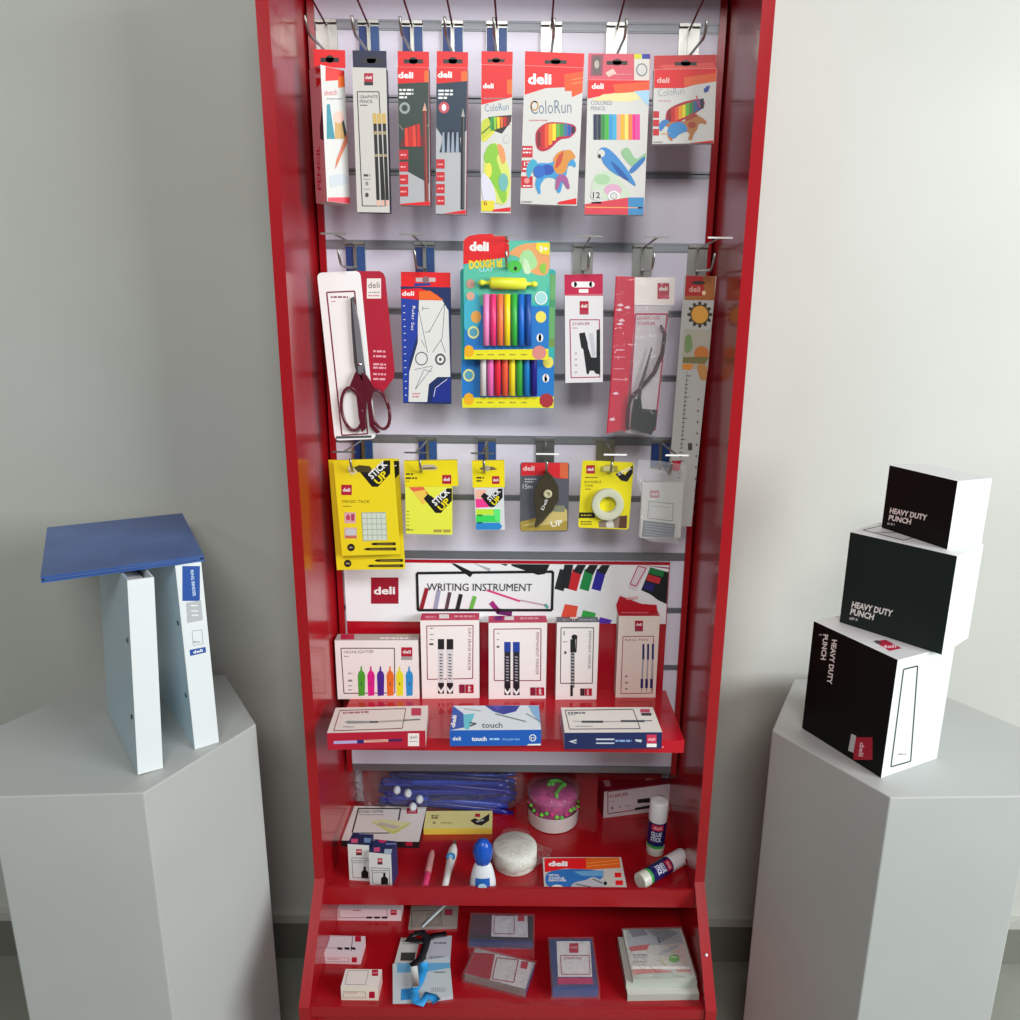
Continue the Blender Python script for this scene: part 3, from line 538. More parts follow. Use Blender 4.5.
def d(b):
    b.rect(104, 285, 270, 300, MAG); deli_sq(b, 168, 323, 206, 380, M('b03050')); b.outline([(127, 402), (252, 402), (254, 645), (132, 648)], 4, M('a01848')); b.text('STAPLER', (138, 426), (212, 424), 12, M('a03858'), .0); b.words(138, 160, 437, 4, M('c07080'))
    b.poly([(166, 460), (190, 455), (202, 500), (204, 520), (218, 562), (240, 562), (240, 445), (255, 442), (256, 635), (236, 630), (228, 618), (212, 618), (205, 635), (198, 630), (184, 528), (175, 520)], M('16181c')); b.poly([(208, 460), (226, 458), (238, 555), (222, 560)], M('c4c6cc'))
    for y in (545, 570, 595, 625): b.words(148, 158, y, 8, M('c0b0b4'))
carton('stapler_carton', (105, 297), (268, 297), (108, 670), -.088, .02, 210, M('e2dee0'), {'r': M('d8d0d4'), 't': MAG}, MAG, 'small white and magenta stapler carton with a black stapler printed on it', d, lambda c: (c.ell(145, 252, 12, 12, WHT, keep=True), c.ell(220, 252, 12, 12, WHT, keep=True), c.rect(145, 240, 220, 265, WHT), c.rect(165, 272, 205, 288, WHT)), 'stapler pack', G2)
# bagged stapler
b = hang((320, 218), (572, 222), (300, 882), -.088, .001)
P = lambda l: [b.on('front').uv(p, False) for p in l]
b.lim = None
b.prism(P([(322, 216), (402, 220), (400, 400), (362, 882), (350, 870), (283, 884), (300, 660), (312, 420)]), -.0005, .004, M('c80f38', .3))
b.prism(P([(402, 222), (575, 222), (568, 340), (398, 340)]), .0, .001, WARM); b.on('front'); b.lim = (-.2, .3, -.4, .01)
deli_sq(b, 498, 246, 548, 314, M('c01848'))
b.prism(P([(400, 340), (555, 345), (545, 370), (485, 888), (362, 882), (385, 700)]), .0018, .0035, M('c8c0c4'))
b.on('front', .0016); b.lim = (-.2, .3, -.4, .01); b.outline([(405, 378), (540, 378), (488, 870), (375, 862)], 7, M('b01848')); b.text('LEVERLESS', (412, 402), (508, 400), 13, M('b82850'), .0); b.text('STAPLER', (415, 424), (490, 424), 13, M('b82850'), 0)
b.on('front', -.0006); b.lim = (-.2, .3, -.4, .01); b.words(322, 358, 530, 7, M('e8a0b4')); b.words(316, 362, 560, 4, M('e890a8')); b.words(312, 358, 610, 4, M('e890a8')); b.words(308, 355, 655, 5, M('e890a8'))
for x, y in ((340, 340), (335, 360), (345, 405), (338, 420), (320, 715), (305, 825), (370, 350)): b.poly([(x-14, y), (x+4, y-8), (x+16, y+2), (x, y+6)], M('f0c8d4', .2), True)
o = tag(b.build('stapler_bag'), 'clear bag with a wide red stripe holding a long black stapler', 'stapler pack', G2)
s_ = MB(b.mw); s_.size(1, 1, -1, 1); s_.on('front', -.006); Q = lambda p, y=-.006: (s_.uv(p, False)[0], y, s_.uv(p, False)[1])
s_.tube([Q((512, 425)), Q((530, 460)), Q((520, 540)), Q((485, 625)), Q((430, 690)), Q((385, 730)), Q((372, 790)), Q((370, 870))], [.002, .003, .0034, .0034, .003, .0028, .0026, .0026], M('3a1420', .3), 8); attach(s_, 'stapler_arm', b, o)
s_ = MB(b.mw); s_.size(1, 1, -1, 1); s_.on('front', -.006)
s_.tube([Q((475, 520)), Q((455, 590)), Q((428, 680)), Q((420, 740))], [.001, .002, .003, .003], M('50464c', .4), 8); pts = [s_.uv(p, False) for p in ((400, 740), (428, 735), (432, 780), (495, 785), (492, 850), (470, 890), (385, 862), (390, 800))]; s_.prism(pts, -.010, -.0005, M('14181a', .35)); attach(s_, 'stapler_base', b, o)
s_ = MB(b.mw); s_.prism(P([(322, 218), (560, 222), (555, 345), (488, 888), (362, 884), (283, 886), (300, 660), (312, 420)]), -.0125, -.0122, clear('bag_film', .03, 'ffffff', .12, .6)); attach(s_, 'clear_film', b, o)
# ruler
b = hang((614, 213), (750, 213), (526, 1275), -.075, .0015)
b.prism([(0, 0), (b.w, 0), (b.w*.93, b.z0), (0.002, b.z0)], 0, .0015, M('bcbcb8', .3)); b.on('front')
b.poly([(620, 213), (745, 213), (742, 320), (612, 318)], M('a86430')); b.poly([(620, 213), (690, 213), (700, 300), (614, 300)], M('b01c20')); b.text('deli', (632, 284), (680, 284), 24, M('d8a898'), .02); b.ell(695, 288, 8, 10, M('f0d0a8')); b.ell(672, 245, 30, 8, HOLE, 12)
b.lay = 2
for k in range(12): a = k*math.pi/6; b.ell(678+46*math.cos(a), 380+46*math.sin(a)*1.05, 8, 8, M('4a4030'), 8, True)
b.ell(678, 380, 42, 44, M('4a4030'), 16); b.ell(678, 380, 36, 38, M('e0a040'), 16); b.poly([(612, 440), (735, 445), (728, 620), (600, 600)], M('b0ac9c')); b.ell(685, 545, 32, 32, M('c87838'), 12); b.poly([(608, 560), (720, 560), (700, 590), (605, 585)], M('7a7448')); b.blob([(615, 470), (640, 460), (650, 530), (612, 550)], M('7a9460')); b.blob([(660, 590), (710, 590), (708, 660), (680, 660)], M('c08850')); b.poly([(605, 590), (650, 590), (640, 615), (604, 612)], M('e08a30'))
for k in range(34):
    y = 640+18*k; x = 619-(y-640)*.085
    b.line((x, y), (x+(12 if k % 5 else 20), y), 3, TXT)
b.line((623, 620), (600, 945), 2, M('6a7a80')); b.lay += 1
for k in range(12): b.ell(672-(k*26)*.07, 740+k*48, 4, 5, M('6a4a48'), 6, True)
b.words(628, 645, 940, 30, TXT); b.poly([(560, 1000), (600, 1000), (590, 1045), (555, 1040)], M('b81830'))
tag(b.build('ruler_pack'), 'long clear ruler pack with orange top hanging beside the right frame strip', 'ruler', G2)
# ================================================================== third row
crop('A5'); G3 = 'packs on the third row'; YC = M('eed81a'); 
def tack(tl, tr, bl, Y, dx, dy, label, full):
    b = hang(tl, tr, bl, Y, .003); b.body(YC, {'l': M('c0a018')}); b.on('front')
    if full:
        stickup(b, 240+dx, 148, 128); deli_sq(b, 152, 266, 203, 316); b.text('MAGIC TACK', (158, 353), (290, 354), 13, M('4a4010'), 0.0); b.words(160, 200, 370, 4, M('6a5c20'))
        b.rect(168, 400, 222, 452, M('d8a8b0')); b.ell(185, 425, 10, 14, M('c04060')); b.rect(200, 408, 216, 440, M('b0405c')); b.rect(168, 474, 228, 526, M('d0b8b0')); b.ell(198, 498, 26, 18, M('c8ccd0')); b.rect(172, 512, 226, 526, M('c87060'))
        b.poly([(250, 400), (368, 398), (376, 532), (258, 540)], M('a8b4a4'))
        for i in range(5):
            for j in range(5): x, y = 255+j*23+i*1.2, 404+i*27; b.rect(x, y, x+20, y+23, M('d0dccb'), True)
        b.lay += 1
    else: stickup(b, 284, 150, 128)
    y0 = 570 if full else 648; x0 = 200 if full else 183
    b.ell(x0, y0, 18, 18, M('241c10')); b.words(x0-8, x0+10, y0, 7, M('b0a080'))
    for (xa, xb, yy) in (((295, 416, 553), (262, 418, 578)) if full else ((312, 452, 634), (278, 452, 660))): b.poly([(xa, yy), (xa+14, yy-6), (xb, yy-8), (xb, yy+6), (xa+14, yy+6)], M('241c10')); b.words(xa+30, xb-14, yy, 3, M('a89040')); b.lay -= 1
    b.lay += 1; b.poly([(212, 182), (240, 170), (290, 175), (302, 190), (290, 205), (235, 204)], M('4a4020'))
    if full: b.poly([(185, 170), (215, 185), (232, 205), (205, 220), (186, 200)], M('e8dca8', .2), True)
    return tag(b.build('tack_card'), label, 'tack card', G3)
tack((89, 146), (432, 146), (131, 680), -.075, 44, 0, 'yellow reusable tack card hanging behind, bottom strip showing below the front one', False)
tack((112, 148), (405, 146), (156, 611), -.090, 0, 0, 'front yellow reusable tack card with a grid of white tabs in a window', True)
b = hang((462, 268), (690, 268), (466, 504), -.088, .008); b.body(M('e8ec48')); b.on('front')
b.poly([(480, 278), (550, 276), (575, 310), (520, 320)], M('e86848')); b.poly([(500, 300), (560, 290), (570, 340), (548, 365)], M('f0c850')); stickup(b, 552, 283, 120)
for k in range(6): b.words(470, 482, 395+k*17, 4, M('808030'))
b.words(465, 505, 485, 6, M('606030')); b.text('0.77 YTR', (600, 496), (682, 496), 14, M('a89048'), -.01) if False else b.words(600, 682, 490, 14, M('b09a50'))
o = tag(b.build('note_pad_pack'), 'pale yellow sticky note pad with yellow header, second pack from left on third row', 'sticky notes', G3)
c = hang((455, 151), (714, 151), (462, 276), -.089, .009); c.body(YEL); c.on('front'); c.words(465, 500, 214, 8, M('50481c')); c.words(465, 520, 234, 9, M('50481c')); c.words(465, 482, 249, 4, M('50481c')); deli_sq(c, 642, 218, 686, 262); c.poly([(530, 178), (555, 168), (600, 168), (622, 182), (610, 194), (540, 194)], M('c8b89c', .2)); c.poly([(545, 184), (600, 180), (615, 188), (550, 192)], M('6a5c30')); attach(c, 'header', b, o)
b = hang((797, 276), (940, 276), (806, 487), -.088, .006); b.body(M('d8dcdc', .2), None); b.on('front')
b.poly([(800, 290), (860, 290), (835, 345), (805, 340)], M('f0b8a0')); b.poly([(803, 335), (850, 335), (870, 375), (806, 378)], PNK); b.rect(806, 378, 930, 382, WHT); b.rect(806, 384, 924, 412, M('c0e838')); b.rect(806, 414, 924, 448, M('38d858')); b.rect(806, 450, 922, 485, M('2888d0')); b.poly([(922, 452), (934, 468), (922, 484)], M('2888d0')); b.rect(812, 410, 838, 417, M('2a7030'), True); b.rect(812, 446, 838, 454, M('206060'), True); b.poly([(890, 384), (924, 384), (924, 448), (900, 440)], M('60e878')); stickup(b, 830, 284, 90)
o = tag(b.build('index_tab_pack'), 'narrow index tab pack with pink, green and blue tabs under a yellow header', 'sticky notes', G3)
c = hang((786, 150), (943, 150), (790, 280), -.089, .007); c.body(YEL); c.on('front'); c.words(808, 845, 232, 9, M('50481c')); c.words(808, 838, 247, 8, M('50481c')); deli_sq(c, 884, 224, 920, 262); c.poly([(820, 190), (840, 178), (890, 178), (910, 192), (880, 196), (840, 196)], M('7a6a40')); c.ell(861, 186, 14, 14, M('b0a890', .2)); attach(c, 'header', b, o)
crop('A6')
b = hang((93, 150), (322, 148), (92, 470), -.086, .0008); card = b; b.prism(rrect(0, b.w, b.z0, 0, .005), 0, .0008, M('54565e')); b.on('front')
b.poly([(100, 152), (315, 150), (316, 225), (270, 225), (225, 208), (98, 212)], M('d4222c')); b.poly([(278, 152), (316, 152), (316, 225), (278, 220)], M('d8643c')); b.text('deli', (106, 188), (160, 188), 22, M('f0c8c8'), .03); b.words(115, 172, 228, 5, M('c0c0c4')); b.words(115, 155, 240, 5, M('c0c0c4')); b.text('15m', (106, 272), (150, 272), 20, M('d0d4d8'), 0)
b.poly([(94, 425), (200, 400), (310, 395), (312, 465), (96, 468)], M('a89040')); b.poly([(98, 445), (200, 410), (280, 350), (310, 370), (312, 420), (220, 440)], M('c8b470')); b.text('UP', (238, 450), (292, 440), 26, M('e8e4d0'), .03); b.rect(250, 350, 300, 380, M('808468'))
o = tag(b.build('correction_tape_card'), 'grey and red card holding a smoky clear correction tape dispenser', 'correction tape', G3)
s_ = MB(b.mw); s_.size(1, 1, -1, 1); s_.on('front', -.004); pts = [s_.uv(p, False) for p in ((215, 185), (245, 215), (270, 260), (272, 320), (240, 370), (200, 420), (165, 450), (160, 435), (172, 400), (158, 330), (162, 270), (190, 220))]
s_.prism(pts, -.010, -.001, clear('smoky', .72, '4a4434', .15)); attach(s_, 'dispenser', b, o)
s_ = MB(b.mw); s_.size(1, 1, -1, 1); s_.on('front', -.0105); q = s_.uv((221, 296), False); s_.lathe([(.0075, 0), (.0075, .002), (.0062, .003), (.003, .003), (.003, .0005)], M('bcb896', .35), 20, (q[0], -.0105, q[1]), axis=Vector((0, -1, 0))); s_.on('front', -.0115); s_.lim = (-1, 1, -1, 1); s_.text('Deli', (202, 372), (222, 325), 14, WHT, .0); attach(s_, 'reel', b, o)
b = hang((382, 140), (622, 140), (362, 452), -.086, .0008); b.prism(rrect(0, b.w, b.z0, 0, .004), 0, .0008, M('e6d818')); b.on('front')
deli_sq(b, 400, 163, 440, 202); b.poly([(535, 205), (555, 190), (580, 210), (616, 160), (616, 200), (590, 240), (562, 235)], M('141414')); b.text('STICK', (550, 212), (612, 180), 14, WHT, .02); b.words(395, 455, 220, 5, M('605818')); b.text('INVISIBLE', (392, 246), (470, 246), 11, M('605010'), 0); b.text('TAPE', (392, 264), (432, 264), 11, M('605010'), 0); b.words(395, 420, 274, 4, M('605818'))
b.rect(364, 382, 440, 408, M('1c1c14')); b.words(375, 425, 395, 6, M('c8b830')); b.words(375, 425, 425, 6, M('605818')); b.words(375, 425, 436, 5, M('605818')); b.poly([(455, 425), (540, 400), (590, 395), (588, 455), (460, 452)], M('8c7a68')); b.poly([(490, 430), (520, 410), (530, 452), (495, 452)], M('d8d4c8')); b.poly([(556, 400), (588, 398), (586, 455), (550, 455)], M('5c3a2c')); b.poly([(465, 170), (500, 160), (545, 168), (545, 195), (500, 200), (465, 192)], M('a89c30')); b.poly([(480, 168), (520, 168), (530, 190), (480, 190)], M('ccc48c', .2))
o = tag(b.build('clear_tape_card'), 'yellow card with a round roll of clear tape, second from right on third row', 'tape', G3)
s_ = MB(b.mw); s_.size(1, 1, -1, 1); s_.on('front', -.004); q = s_.uv((498, 343), False); qe = s_.uv((572, 343), False); R_ = qe[0]-q[0]
s_.lathe([(R_*.52, .0006), (R_*.52, .0115), (R_*.56, .012), (R_*.96, .012), (R_, .0115), (R_, .0006)], clear('tape_roll', .82, 'd8dcc4', .3), 36, (q[0], 0, q[1]), cap=False, axis=Vector((0, -1, 0))); attach(s_, 'tape_roll', b, o)
b = hang((660, 243), (850, 262), (650, 500), -.095, .012); b.body(M('d0cfca'), None); b.on('front'); deli_sq(b, 695, 280, 738, 314, None, M('b06068')); b.outline([(690, 330), (803, 342), (800, 422), (684, 408)], 3, M('404850')); b.words(700, 790, 352, 4, GRY, 360); b.poly([(690, 335), (705, 337), (702, 405), (686, 403)], M('c4c4c0'))
b.poly([(664, 418), (812, 436), (806, 515), (656, 495)], M('3a4452'))
for y in (432, 444, 456, 470, 482): b.words(672, 802, y, 5, M('8a96a4'), y+16)
b.poly([(650, 360), (658, 362), (656, 392), (649, 390)], M('8a8a88'))
o = tag(b.build('eraser_pack'), 'small grey and white eraser pack in a clear bag, rightmost on third row', 'eraser', G3)
s_ = MB(b.mw); s_.size(1, 1, -1, 1); s_.on('front', -.001); pts = [s_.uv(p, False) for p in ((640, 135), (740, 142), (800, 150), (862, 160), (858, 225), (848, 300), (822, 525), (700, 515), (640, 490), (655, 300), (632, 220))]; s_.prism(pts, -.0045, -.0042, clear('bag_film2', .14, 'f4f4f4', .12, .8)); attach(s_, 'clear_bag', b, o)
# ================================================================== shelf with sign
ZS = Z(-.707)
b = MB(); b.box(-.305, .299, -.186, -.0045, ZS-.024, ZS, M('bd0a22', .2, 0, .3)); b.box(-.3155, .2925, -.0044, -.0026, ZS-.02, Z(-.4450), M('b00a20', .25, 0, .2))
b.lathe([(.0016, 0), (.0016, .001), (.0008, .0015)], M('f0a0a0'), 10, (.262, -.186, ZS-.013), axis=Vector((0, -1, 0)))
sh = tag(b.build('display_shelf', bevel=.001), 'red metal display shelf with upright back clipped to the slotted board', 'shelf')
crop('A5'); b = hang((162, 620), (1740, 615), (185, 920), -.0048, .0001)
a = onY((162, 620), -.0065); c2 = onY((185, 922), -.0065); e = onY((357*4.857, 640), -.0065)
mw = Matrix.Translation((-.3155, -.0065, Z(-.4505))); b = MB(mw); crop('P'); zb = onY((348, 621), -.0065).z-Z(-.4505); b.size(.606, .0018, zb, 0); b.body(M('f4f6f8', .25)); b.on('front'); crop('A5')
b.rect(296, 716, 430, 844, M('a0102c')); b.text('deli', (310, 798), (414, 796), 36, WHT, .03)
crop('P')
# product picture strokes on the sign
b.line((453, 561), (472, 575), 6, BK); b.line((475, 562), (490, 570), 3, M('a8b0b4')); b.poly([(500, 561), (508, 561), (506, 566)], M('202428'))
b.poly([(511, 561), (550, 560), (545, 574), (538, 575), (512, 566)], M('1a1c1e'))
for x, c in ((566, '23262a'), (579, 'd02030'), (591, '1c8a48'), (603, '2a249c')):
    b.line((x-1.5, 570), (x-8+1, 590), 9.5, M(c)); b.lay += 1; b.line((x+3, 560), (x-2, 573 if x > 570 else 588), 9, M('1c1e22')); b.lay -= 1
b.lay += 2
b.poly([(565, 604), (578, 606), (575, 624), (560, 620)], M('e8543c')); b.poly([(583, 610), (596, 613), (593, 624), (580, 622)], M('3cb04c')); b.poly([(600, 617), (612, 620), (610, 625), (598, 624)], M('5a30b8'))
b.poly([(640, 561), (650, 563), (636, 591), (628, 588)], M('e8dce2')); b.outline([(638, 566), (646, 568), (636, 586), (630, 584)], 1, M('c02858'))
b.poly([(650, 568), (669, 572), (668, 604), (658, 600), (650, 594), (641, 590)], M('131c1c')); b.poly([(650, 567), (664, 571), (663, 577), (648, 573)], M('1c7a40')); b.poly([(648, 574), (661, 578), (659, 584), (646, 580)], M('c83038')); b.poly([(646, 582), (655, 584), (653, 592), (642, 588)], M('26206c'))
b.line((645, 561), (669, 568), 1.5, M('a82858'))
for xa, ya, xb, yb, c, t in ((427, 588, 421, 610, '9a1828', 4), (439, 590, 435, 611, 'a0a4c0', 4), (450, 592, 446, 611, '5a4048', 3.5), (461, 594, 457, 611, '202024', 4), (475, 596, 471, 609, '70c050', 4)): b.line((xa, ya), (xb, yb), t, M(c))
b.line((487, 590), (520, 601), 2, M('e04888')); b.line((520, 600), (545, 605), 1.5, M('c8a8b0')); b.line((491, 602), (499, 612), 5, M('a82880')); b.line((497, 611), (512, 613), 6, M('6a1860')); b.line((545, 604), (548, 608), 3, M('60b0a8'))
b.lay += 1; b.outline([(417, 573), (553, 571.5), (552, 610), (418, 610)], 2.6, M('14161a')); b.text('WRITING INSTRUMENT', (427, 590.5), (532, 591), 7.4, M('1c1e22'), 0)
attach(b, 'sign', MB(), sh, label='white sign reading WRITING INSTRUMENT')
# boxes standing at the back of the shelf
crop('A7'); GS = 'marker cartons standing on the shelf'
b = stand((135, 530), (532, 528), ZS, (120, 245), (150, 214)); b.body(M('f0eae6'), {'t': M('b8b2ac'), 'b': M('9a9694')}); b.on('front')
b.outline([(150, 283), (410, 283), (412, 500), (165, 502)], 5, M('5a4c50')); b.text('HIGHLIGHTER', (165, 308), (310, 306), 14, M('7a5a60'), 0); b.words(165, 190, 322, 5, GRY); deli_sq(b, 443, 278, 497, 340, M('a8a0a0'))
for y in (405, 440, 465, 485): b.words(185, 205, y, 5 if y != 440 else 10, GRY)
for i, c in enumerate(('4ca430', 'd8208c', '4c2494', 'e87024', 'e8e428', '2c94d4')):
    x = 232+i*46.5; b.poly([(x, 415), (x+5, 398), (x+12, 392), (x+14, 370), (x+20, 370), (x+22, 392), (x+30, 398), (x+36, 415), (x+34, 512), (x+4, 515)], M(c)); b.words(x+16, x+20, 455, 14, M('00000a') if i == 4 else M('3a3a4a')); b.lay -= 1
b.on('top'); b.rect(150, 215, 215, 240, MAG); b.words(340, 480, 234, 8, W_); b.words(420, 490, 220, 6, M('e0e0b0'))
tag(b.build('marker_carton'), 'wide white highlighter carton with six coloured highlighters printed on it', 'marker box', GS)
def upright(fl, fr, hh, sidecol, topm, label, boxq, txt, tx, mk, col, capc, logo, lab2, d_=.034):
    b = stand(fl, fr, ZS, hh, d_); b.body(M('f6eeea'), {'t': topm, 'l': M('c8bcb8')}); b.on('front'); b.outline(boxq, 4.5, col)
    (x0, y0), (x1, y1) = tx; b.text(txt, (x0, y0), (x1, y1), 15, col, 0.0)
    for (mx, m0, m1, mw_) in mk:
        h_ = m1-m0; b.rect(mx, m0, mx+mw_, m0+h_*.19, M(capc)); b.rect(mx+1, m0+h_*.19, mx+mw_-1, m1-h_*.02, M('26242a' if lab2 else 'dcd8d8')); b.lay += 1
        for k in range(9): yy = m0+h_*(.27+.055*k); b.poly([(mx+mw_*.3, yy), (mx+mw_*.75, yy+h_*.012), (mx+mw_*.7, yy+h_*.03), (mx+mw_*.25, yy+h_*.02)], M('b8b4bc' if lab2 else '3a383c'), True)
        b.rect(mx+1, m1-h_*.20, mx+mw_-1, m1, M('1c1a22'), True); b.lay += 1; b.poly([(mx+2, m1-h_*.14), (mx+mw_/2, m1-h_*.06), (mx+mw_-2, m1-h_*.14), (mx+mw_-2, m1-h_*.07), (mx+mw_/2, m1), (mx+2, m1-h_*.07)], WHT)
    lx0, ly0, lx1, ly1 = logo; b.rect(lx0, ly0, lx0+(lx1-lx0)*.38, ly1, M('8a1838')); b.lay -= 1; b.rect(lx0+(lx1-lx0)*.42, ly0, lx1, ly1, LOGO); b.text('deli', (lx0+(lx1-lx0)*.62, ly0+(ly1-ly0)*.15), (lx0+(lx1-lx0)*.62, ly1-(ly1-ly0)*.15), (lx1-lx0)*.2, WHT, .02)
    b.lay += 1; return b
b = upright((545, 528), (823, 525), (540, 148), 0, M('d03058'), '', [(567, 175), (792, 172), (790, 430), (570, 434)], 'DRY ERASE MARKER', ((768, 186), (766, 392)), [(621, 238, 503, 31), (664, 238, 503, 32)], M('8a1c40'), '1c1a1e', (725, 458, 795, 500), False, (545, 110))
b.words(580, 600, 262, 9, TXT); b.words(583, 600, 185, 4, GRY); b.words(583, 600, 215, 4, GRY); b.words(583, 600, 240, 4, GRY)
b.on('top'); b.words(560, 610, 130, 8, M('e890a8')); b.rect(628, 118, 675, 138, WHT); b.words(700, 800, 128, 9, M('f0a8b8'))
tag(b.build('marker_carton'), 'white and pink dry erase marker carton with two black markers printed on it', 'marker box', GS)
b = upright((868, 530), (1145, 527), (862, 160), 0, M('cc3058'), '', [(893, 190), (1122, 188), (1120, 440), (895, 440)], 'PERMANENT MARKER', ((1098, 205), (1096, 412)), [(943, 252, 510, 32), (986, 252, 510, 33)], M('8a1c40'), '24409c', (1070, 472, 1138, 512), True, (868, 122))
b.words(908, 922, 275, 9, TXT); b.words(908, 920, 210, 4, GRY); b.words(908, 920, 240, 4, GRY)
b.on('top'); b.rect(895, 128, 935, 148, M('802080')); b.rect(945, 128, 990, 146, WHT); b.words(1020, 1110, 138, 9, M('f0a8b8'))
tag(b.build('marker_carton'), 'white and pink permanent marker carton with two blue capped markers printed on it', 'marker box', GS)
crop('A8')
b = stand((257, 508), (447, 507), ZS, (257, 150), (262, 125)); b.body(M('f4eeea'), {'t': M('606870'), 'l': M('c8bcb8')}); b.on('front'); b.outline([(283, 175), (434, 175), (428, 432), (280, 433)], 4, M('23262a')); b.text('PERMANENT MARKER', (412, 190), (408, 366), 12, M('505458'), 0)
b.rect(326, 228, 350, 290, M('1a1c1e')); b.ell(345, 218, 14, 12, M('1a1c1e')); b.line((356, 215), (352, 290), 5, M('1a1c1e')); b.rect(328, 292, 345, 452, M('46464a'))
b.lay += 1
for k in range(10): b.poly([(330, 300+15*k), (343, 304+15*k), (342, 309+15*k), (330, 305+15*k)], M('c8c8c8'), True)
b.rect(326, 440, 338, 492, M('1c1e20')); b.rect(372, 456, 392, 490, M('3a2028')); b.rect(393, 456, 426, 490, LOGO); b.text('deli', (404, 460), (404, 486), 8, WHT, .02); b.words(298, 308, 290, 12, TXT); b.words(295, 300, 200, 20, GRY); b.words(292, 312, 240, 4, GRY)
b.on('top'); b.words(290, 440, 138, 7, M('a8b0b8')); b.rect(325, 125, 360, 142, W_)
tag(b.build('marker_carton'), 'white and grey marker carton with one black marker printed on it', 'marker box', GS)
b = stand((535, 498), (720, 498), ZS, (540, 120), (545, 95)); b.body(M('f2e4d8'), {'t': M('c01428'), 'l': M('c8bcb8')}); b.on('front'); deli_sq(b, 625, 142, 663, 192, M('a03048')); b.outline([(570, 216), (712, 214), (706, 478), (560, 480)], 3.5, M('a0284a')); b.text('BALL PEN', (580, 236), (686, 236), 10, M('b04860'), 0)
for i in range(3):
    x = 657+i*22; b.line((x+8, 250), (x+7, 322), 10, M('232a6c')); b.line((x+6, 322), (x+2, 412), 8, M('b0aeb8')); b.line((x+1, 412), (x, 455), 12, M('1c2068')); b.line((x, 455), (x, 472), 4, M('a09890'))
for y in (400, 430, 458): b.words(580, 592, y, 8, GRY)
b.on('top'); b.words(560, 690, 105, 5, M('f090a0'))
ob_ = tag(b.build('pen_carton'), 'tall cream pen carton with three blue pens printed on it, raised red flap', 'pen box', GS)
c = MB(b.mw @ Matrix.Translation((0, b.d-.0007, b.z1))).size(b.w, .0006, 0, .030); c.prism([(0, 0), (b.w, 0), (b.w*.97, .012), (b.w*.6, .014), (.004, .030), (-.002, .012)], 0, .0006, M('c01428')); c.on('front'); c.text('deli', (585, 46), (640, 40), 14, M('f0a8b0'), .02); attach(c, 'open_flap', b, ob_)
# boxes lying at the shelf front
GL_ = 'pen cartons lying along the shelf front'
def liebox(cr, fl, fr, h, bk_fl, d0, bodym, mt, label, dt, df, name='pen_carton', group=GL_, cat='pen box', zs=ZS):
    crop(cr); b = stand(fl, fr, zs, h, d0); b.body(bodym, mt); b.on('top'); dt(b); b.on('front'); df(b); return tag(b.build(name), label, cat, group), b
def dt(b):
    b.outline([(145, 585), (465, 576), (448, 672), (115, 684)], 4, M('7a1c30')); b.words(160, 285, 597, 9, M('a8687a'), 592); b.poly([(168, 642), (185, 635), (325, 638), (325, 646), (185, 650)], M('8a9494')); b.line((325, 641), (460, 633), 8, M('a8a498')); b.line((455, 633), (535, 629), 7, M('6a7072')); b.line((290, 641), (330, 641), 9, M('4a5058')); b.rect(492, 574, 540, 610, MAG); b.words(160, 215, 665, 4, GRY)
def df(b): b.line((115, 741), (230, 737), 14, M('b4a8d8')); b.line((228, 737), (262, 736), 17, M('24246c')); b.line((262, 735), (380, 731), 12, M('e8b0a0')); b.words(270, 375, 733, 4, M('c02040')); b.line((380, 731), (448, 728), 13, M('4c1c50')); b.rect(476, 696, 530, 758, WARM); b.text('deli', (484, 722), (522, 720), 14, TXT, 0); b.words(482, 524, 735, 4, GRY)
liebox('A7', (87, 777), (562, 764), (85, 695), 0, (118, 572), M('e6dcd6'), {'f': M('b41230'), 'l': M('e0d4d0')}, 'cream and red pen carton lying at the left end of the shelf front', dt, df)
def dt(b):
    b.rect(672, 560, 1160, 690, M('dfeaf0')); b.poly([(690, 562), (745, 600), (748, 668), (672, 690), (680, 600)], M('1a50b0')); b.text('deli', (702, 670), (712, 610), 22, WHT, .04); b.poly([(745, 605), (800, 600), (770, 680), (748, 672)], M('60c8d8')); b.poly([(850, 562), (1020, 562), (1000, 590), (940, 605), (890, 590)], M('28389c')); b.poly([(880, 562), (930, 562), (910, 585)], M('5a48b0'))
    b.poly([(1090, 565), (1170, 565), (1185, 650), (1120, 620)], M('2c78c4')); b.poly([(1060, 562), (1110, 562), (1150, 650), (1080, 600)], M('88b8e0')); b.text('>', (778, 668), (810, 664), 26, M('10181c'), .03); b.text('touch', (835, 670), (935, 670), 26, M('20303c'), .0); b.line((750, 578), (830, 588), 5, M('a8b4b0')); b.line((900, 602), (1050, 640), 5, M('6a7a74')); b.line((1050, 600), (1130, 640), 4, M('5a7078'))
def df(b): b.text('deli', (692, 730), (733, 730), 17, WHT, .02); b.text('touch', (785, 732), (858, 732), 20, WHT, .03); b.words(872, 920, 724, 9, M('a8d0f0')); b.text('ROLLER PEN', (936, 730), (1018, 730), 9, M('a8d0f0'), 0); b.ell(1082, 718, 17, 17, WHT); b.ell(1082, 718, 13, 13, M('1a50a8')); b.text('M', (1074, 726), (1090, 726), 13, WHT, 0); b.poly([(1052, 758), (1062, 748), (1128, 746), (1120, 758)], W_)
liebox('A7', (680, 758), (1122, 755), (672, 682), 0, (690, 562), M('1a5cb8'), None, 'blue and white rollerball pen carton lying in the middle of the shelf front', dt, df)
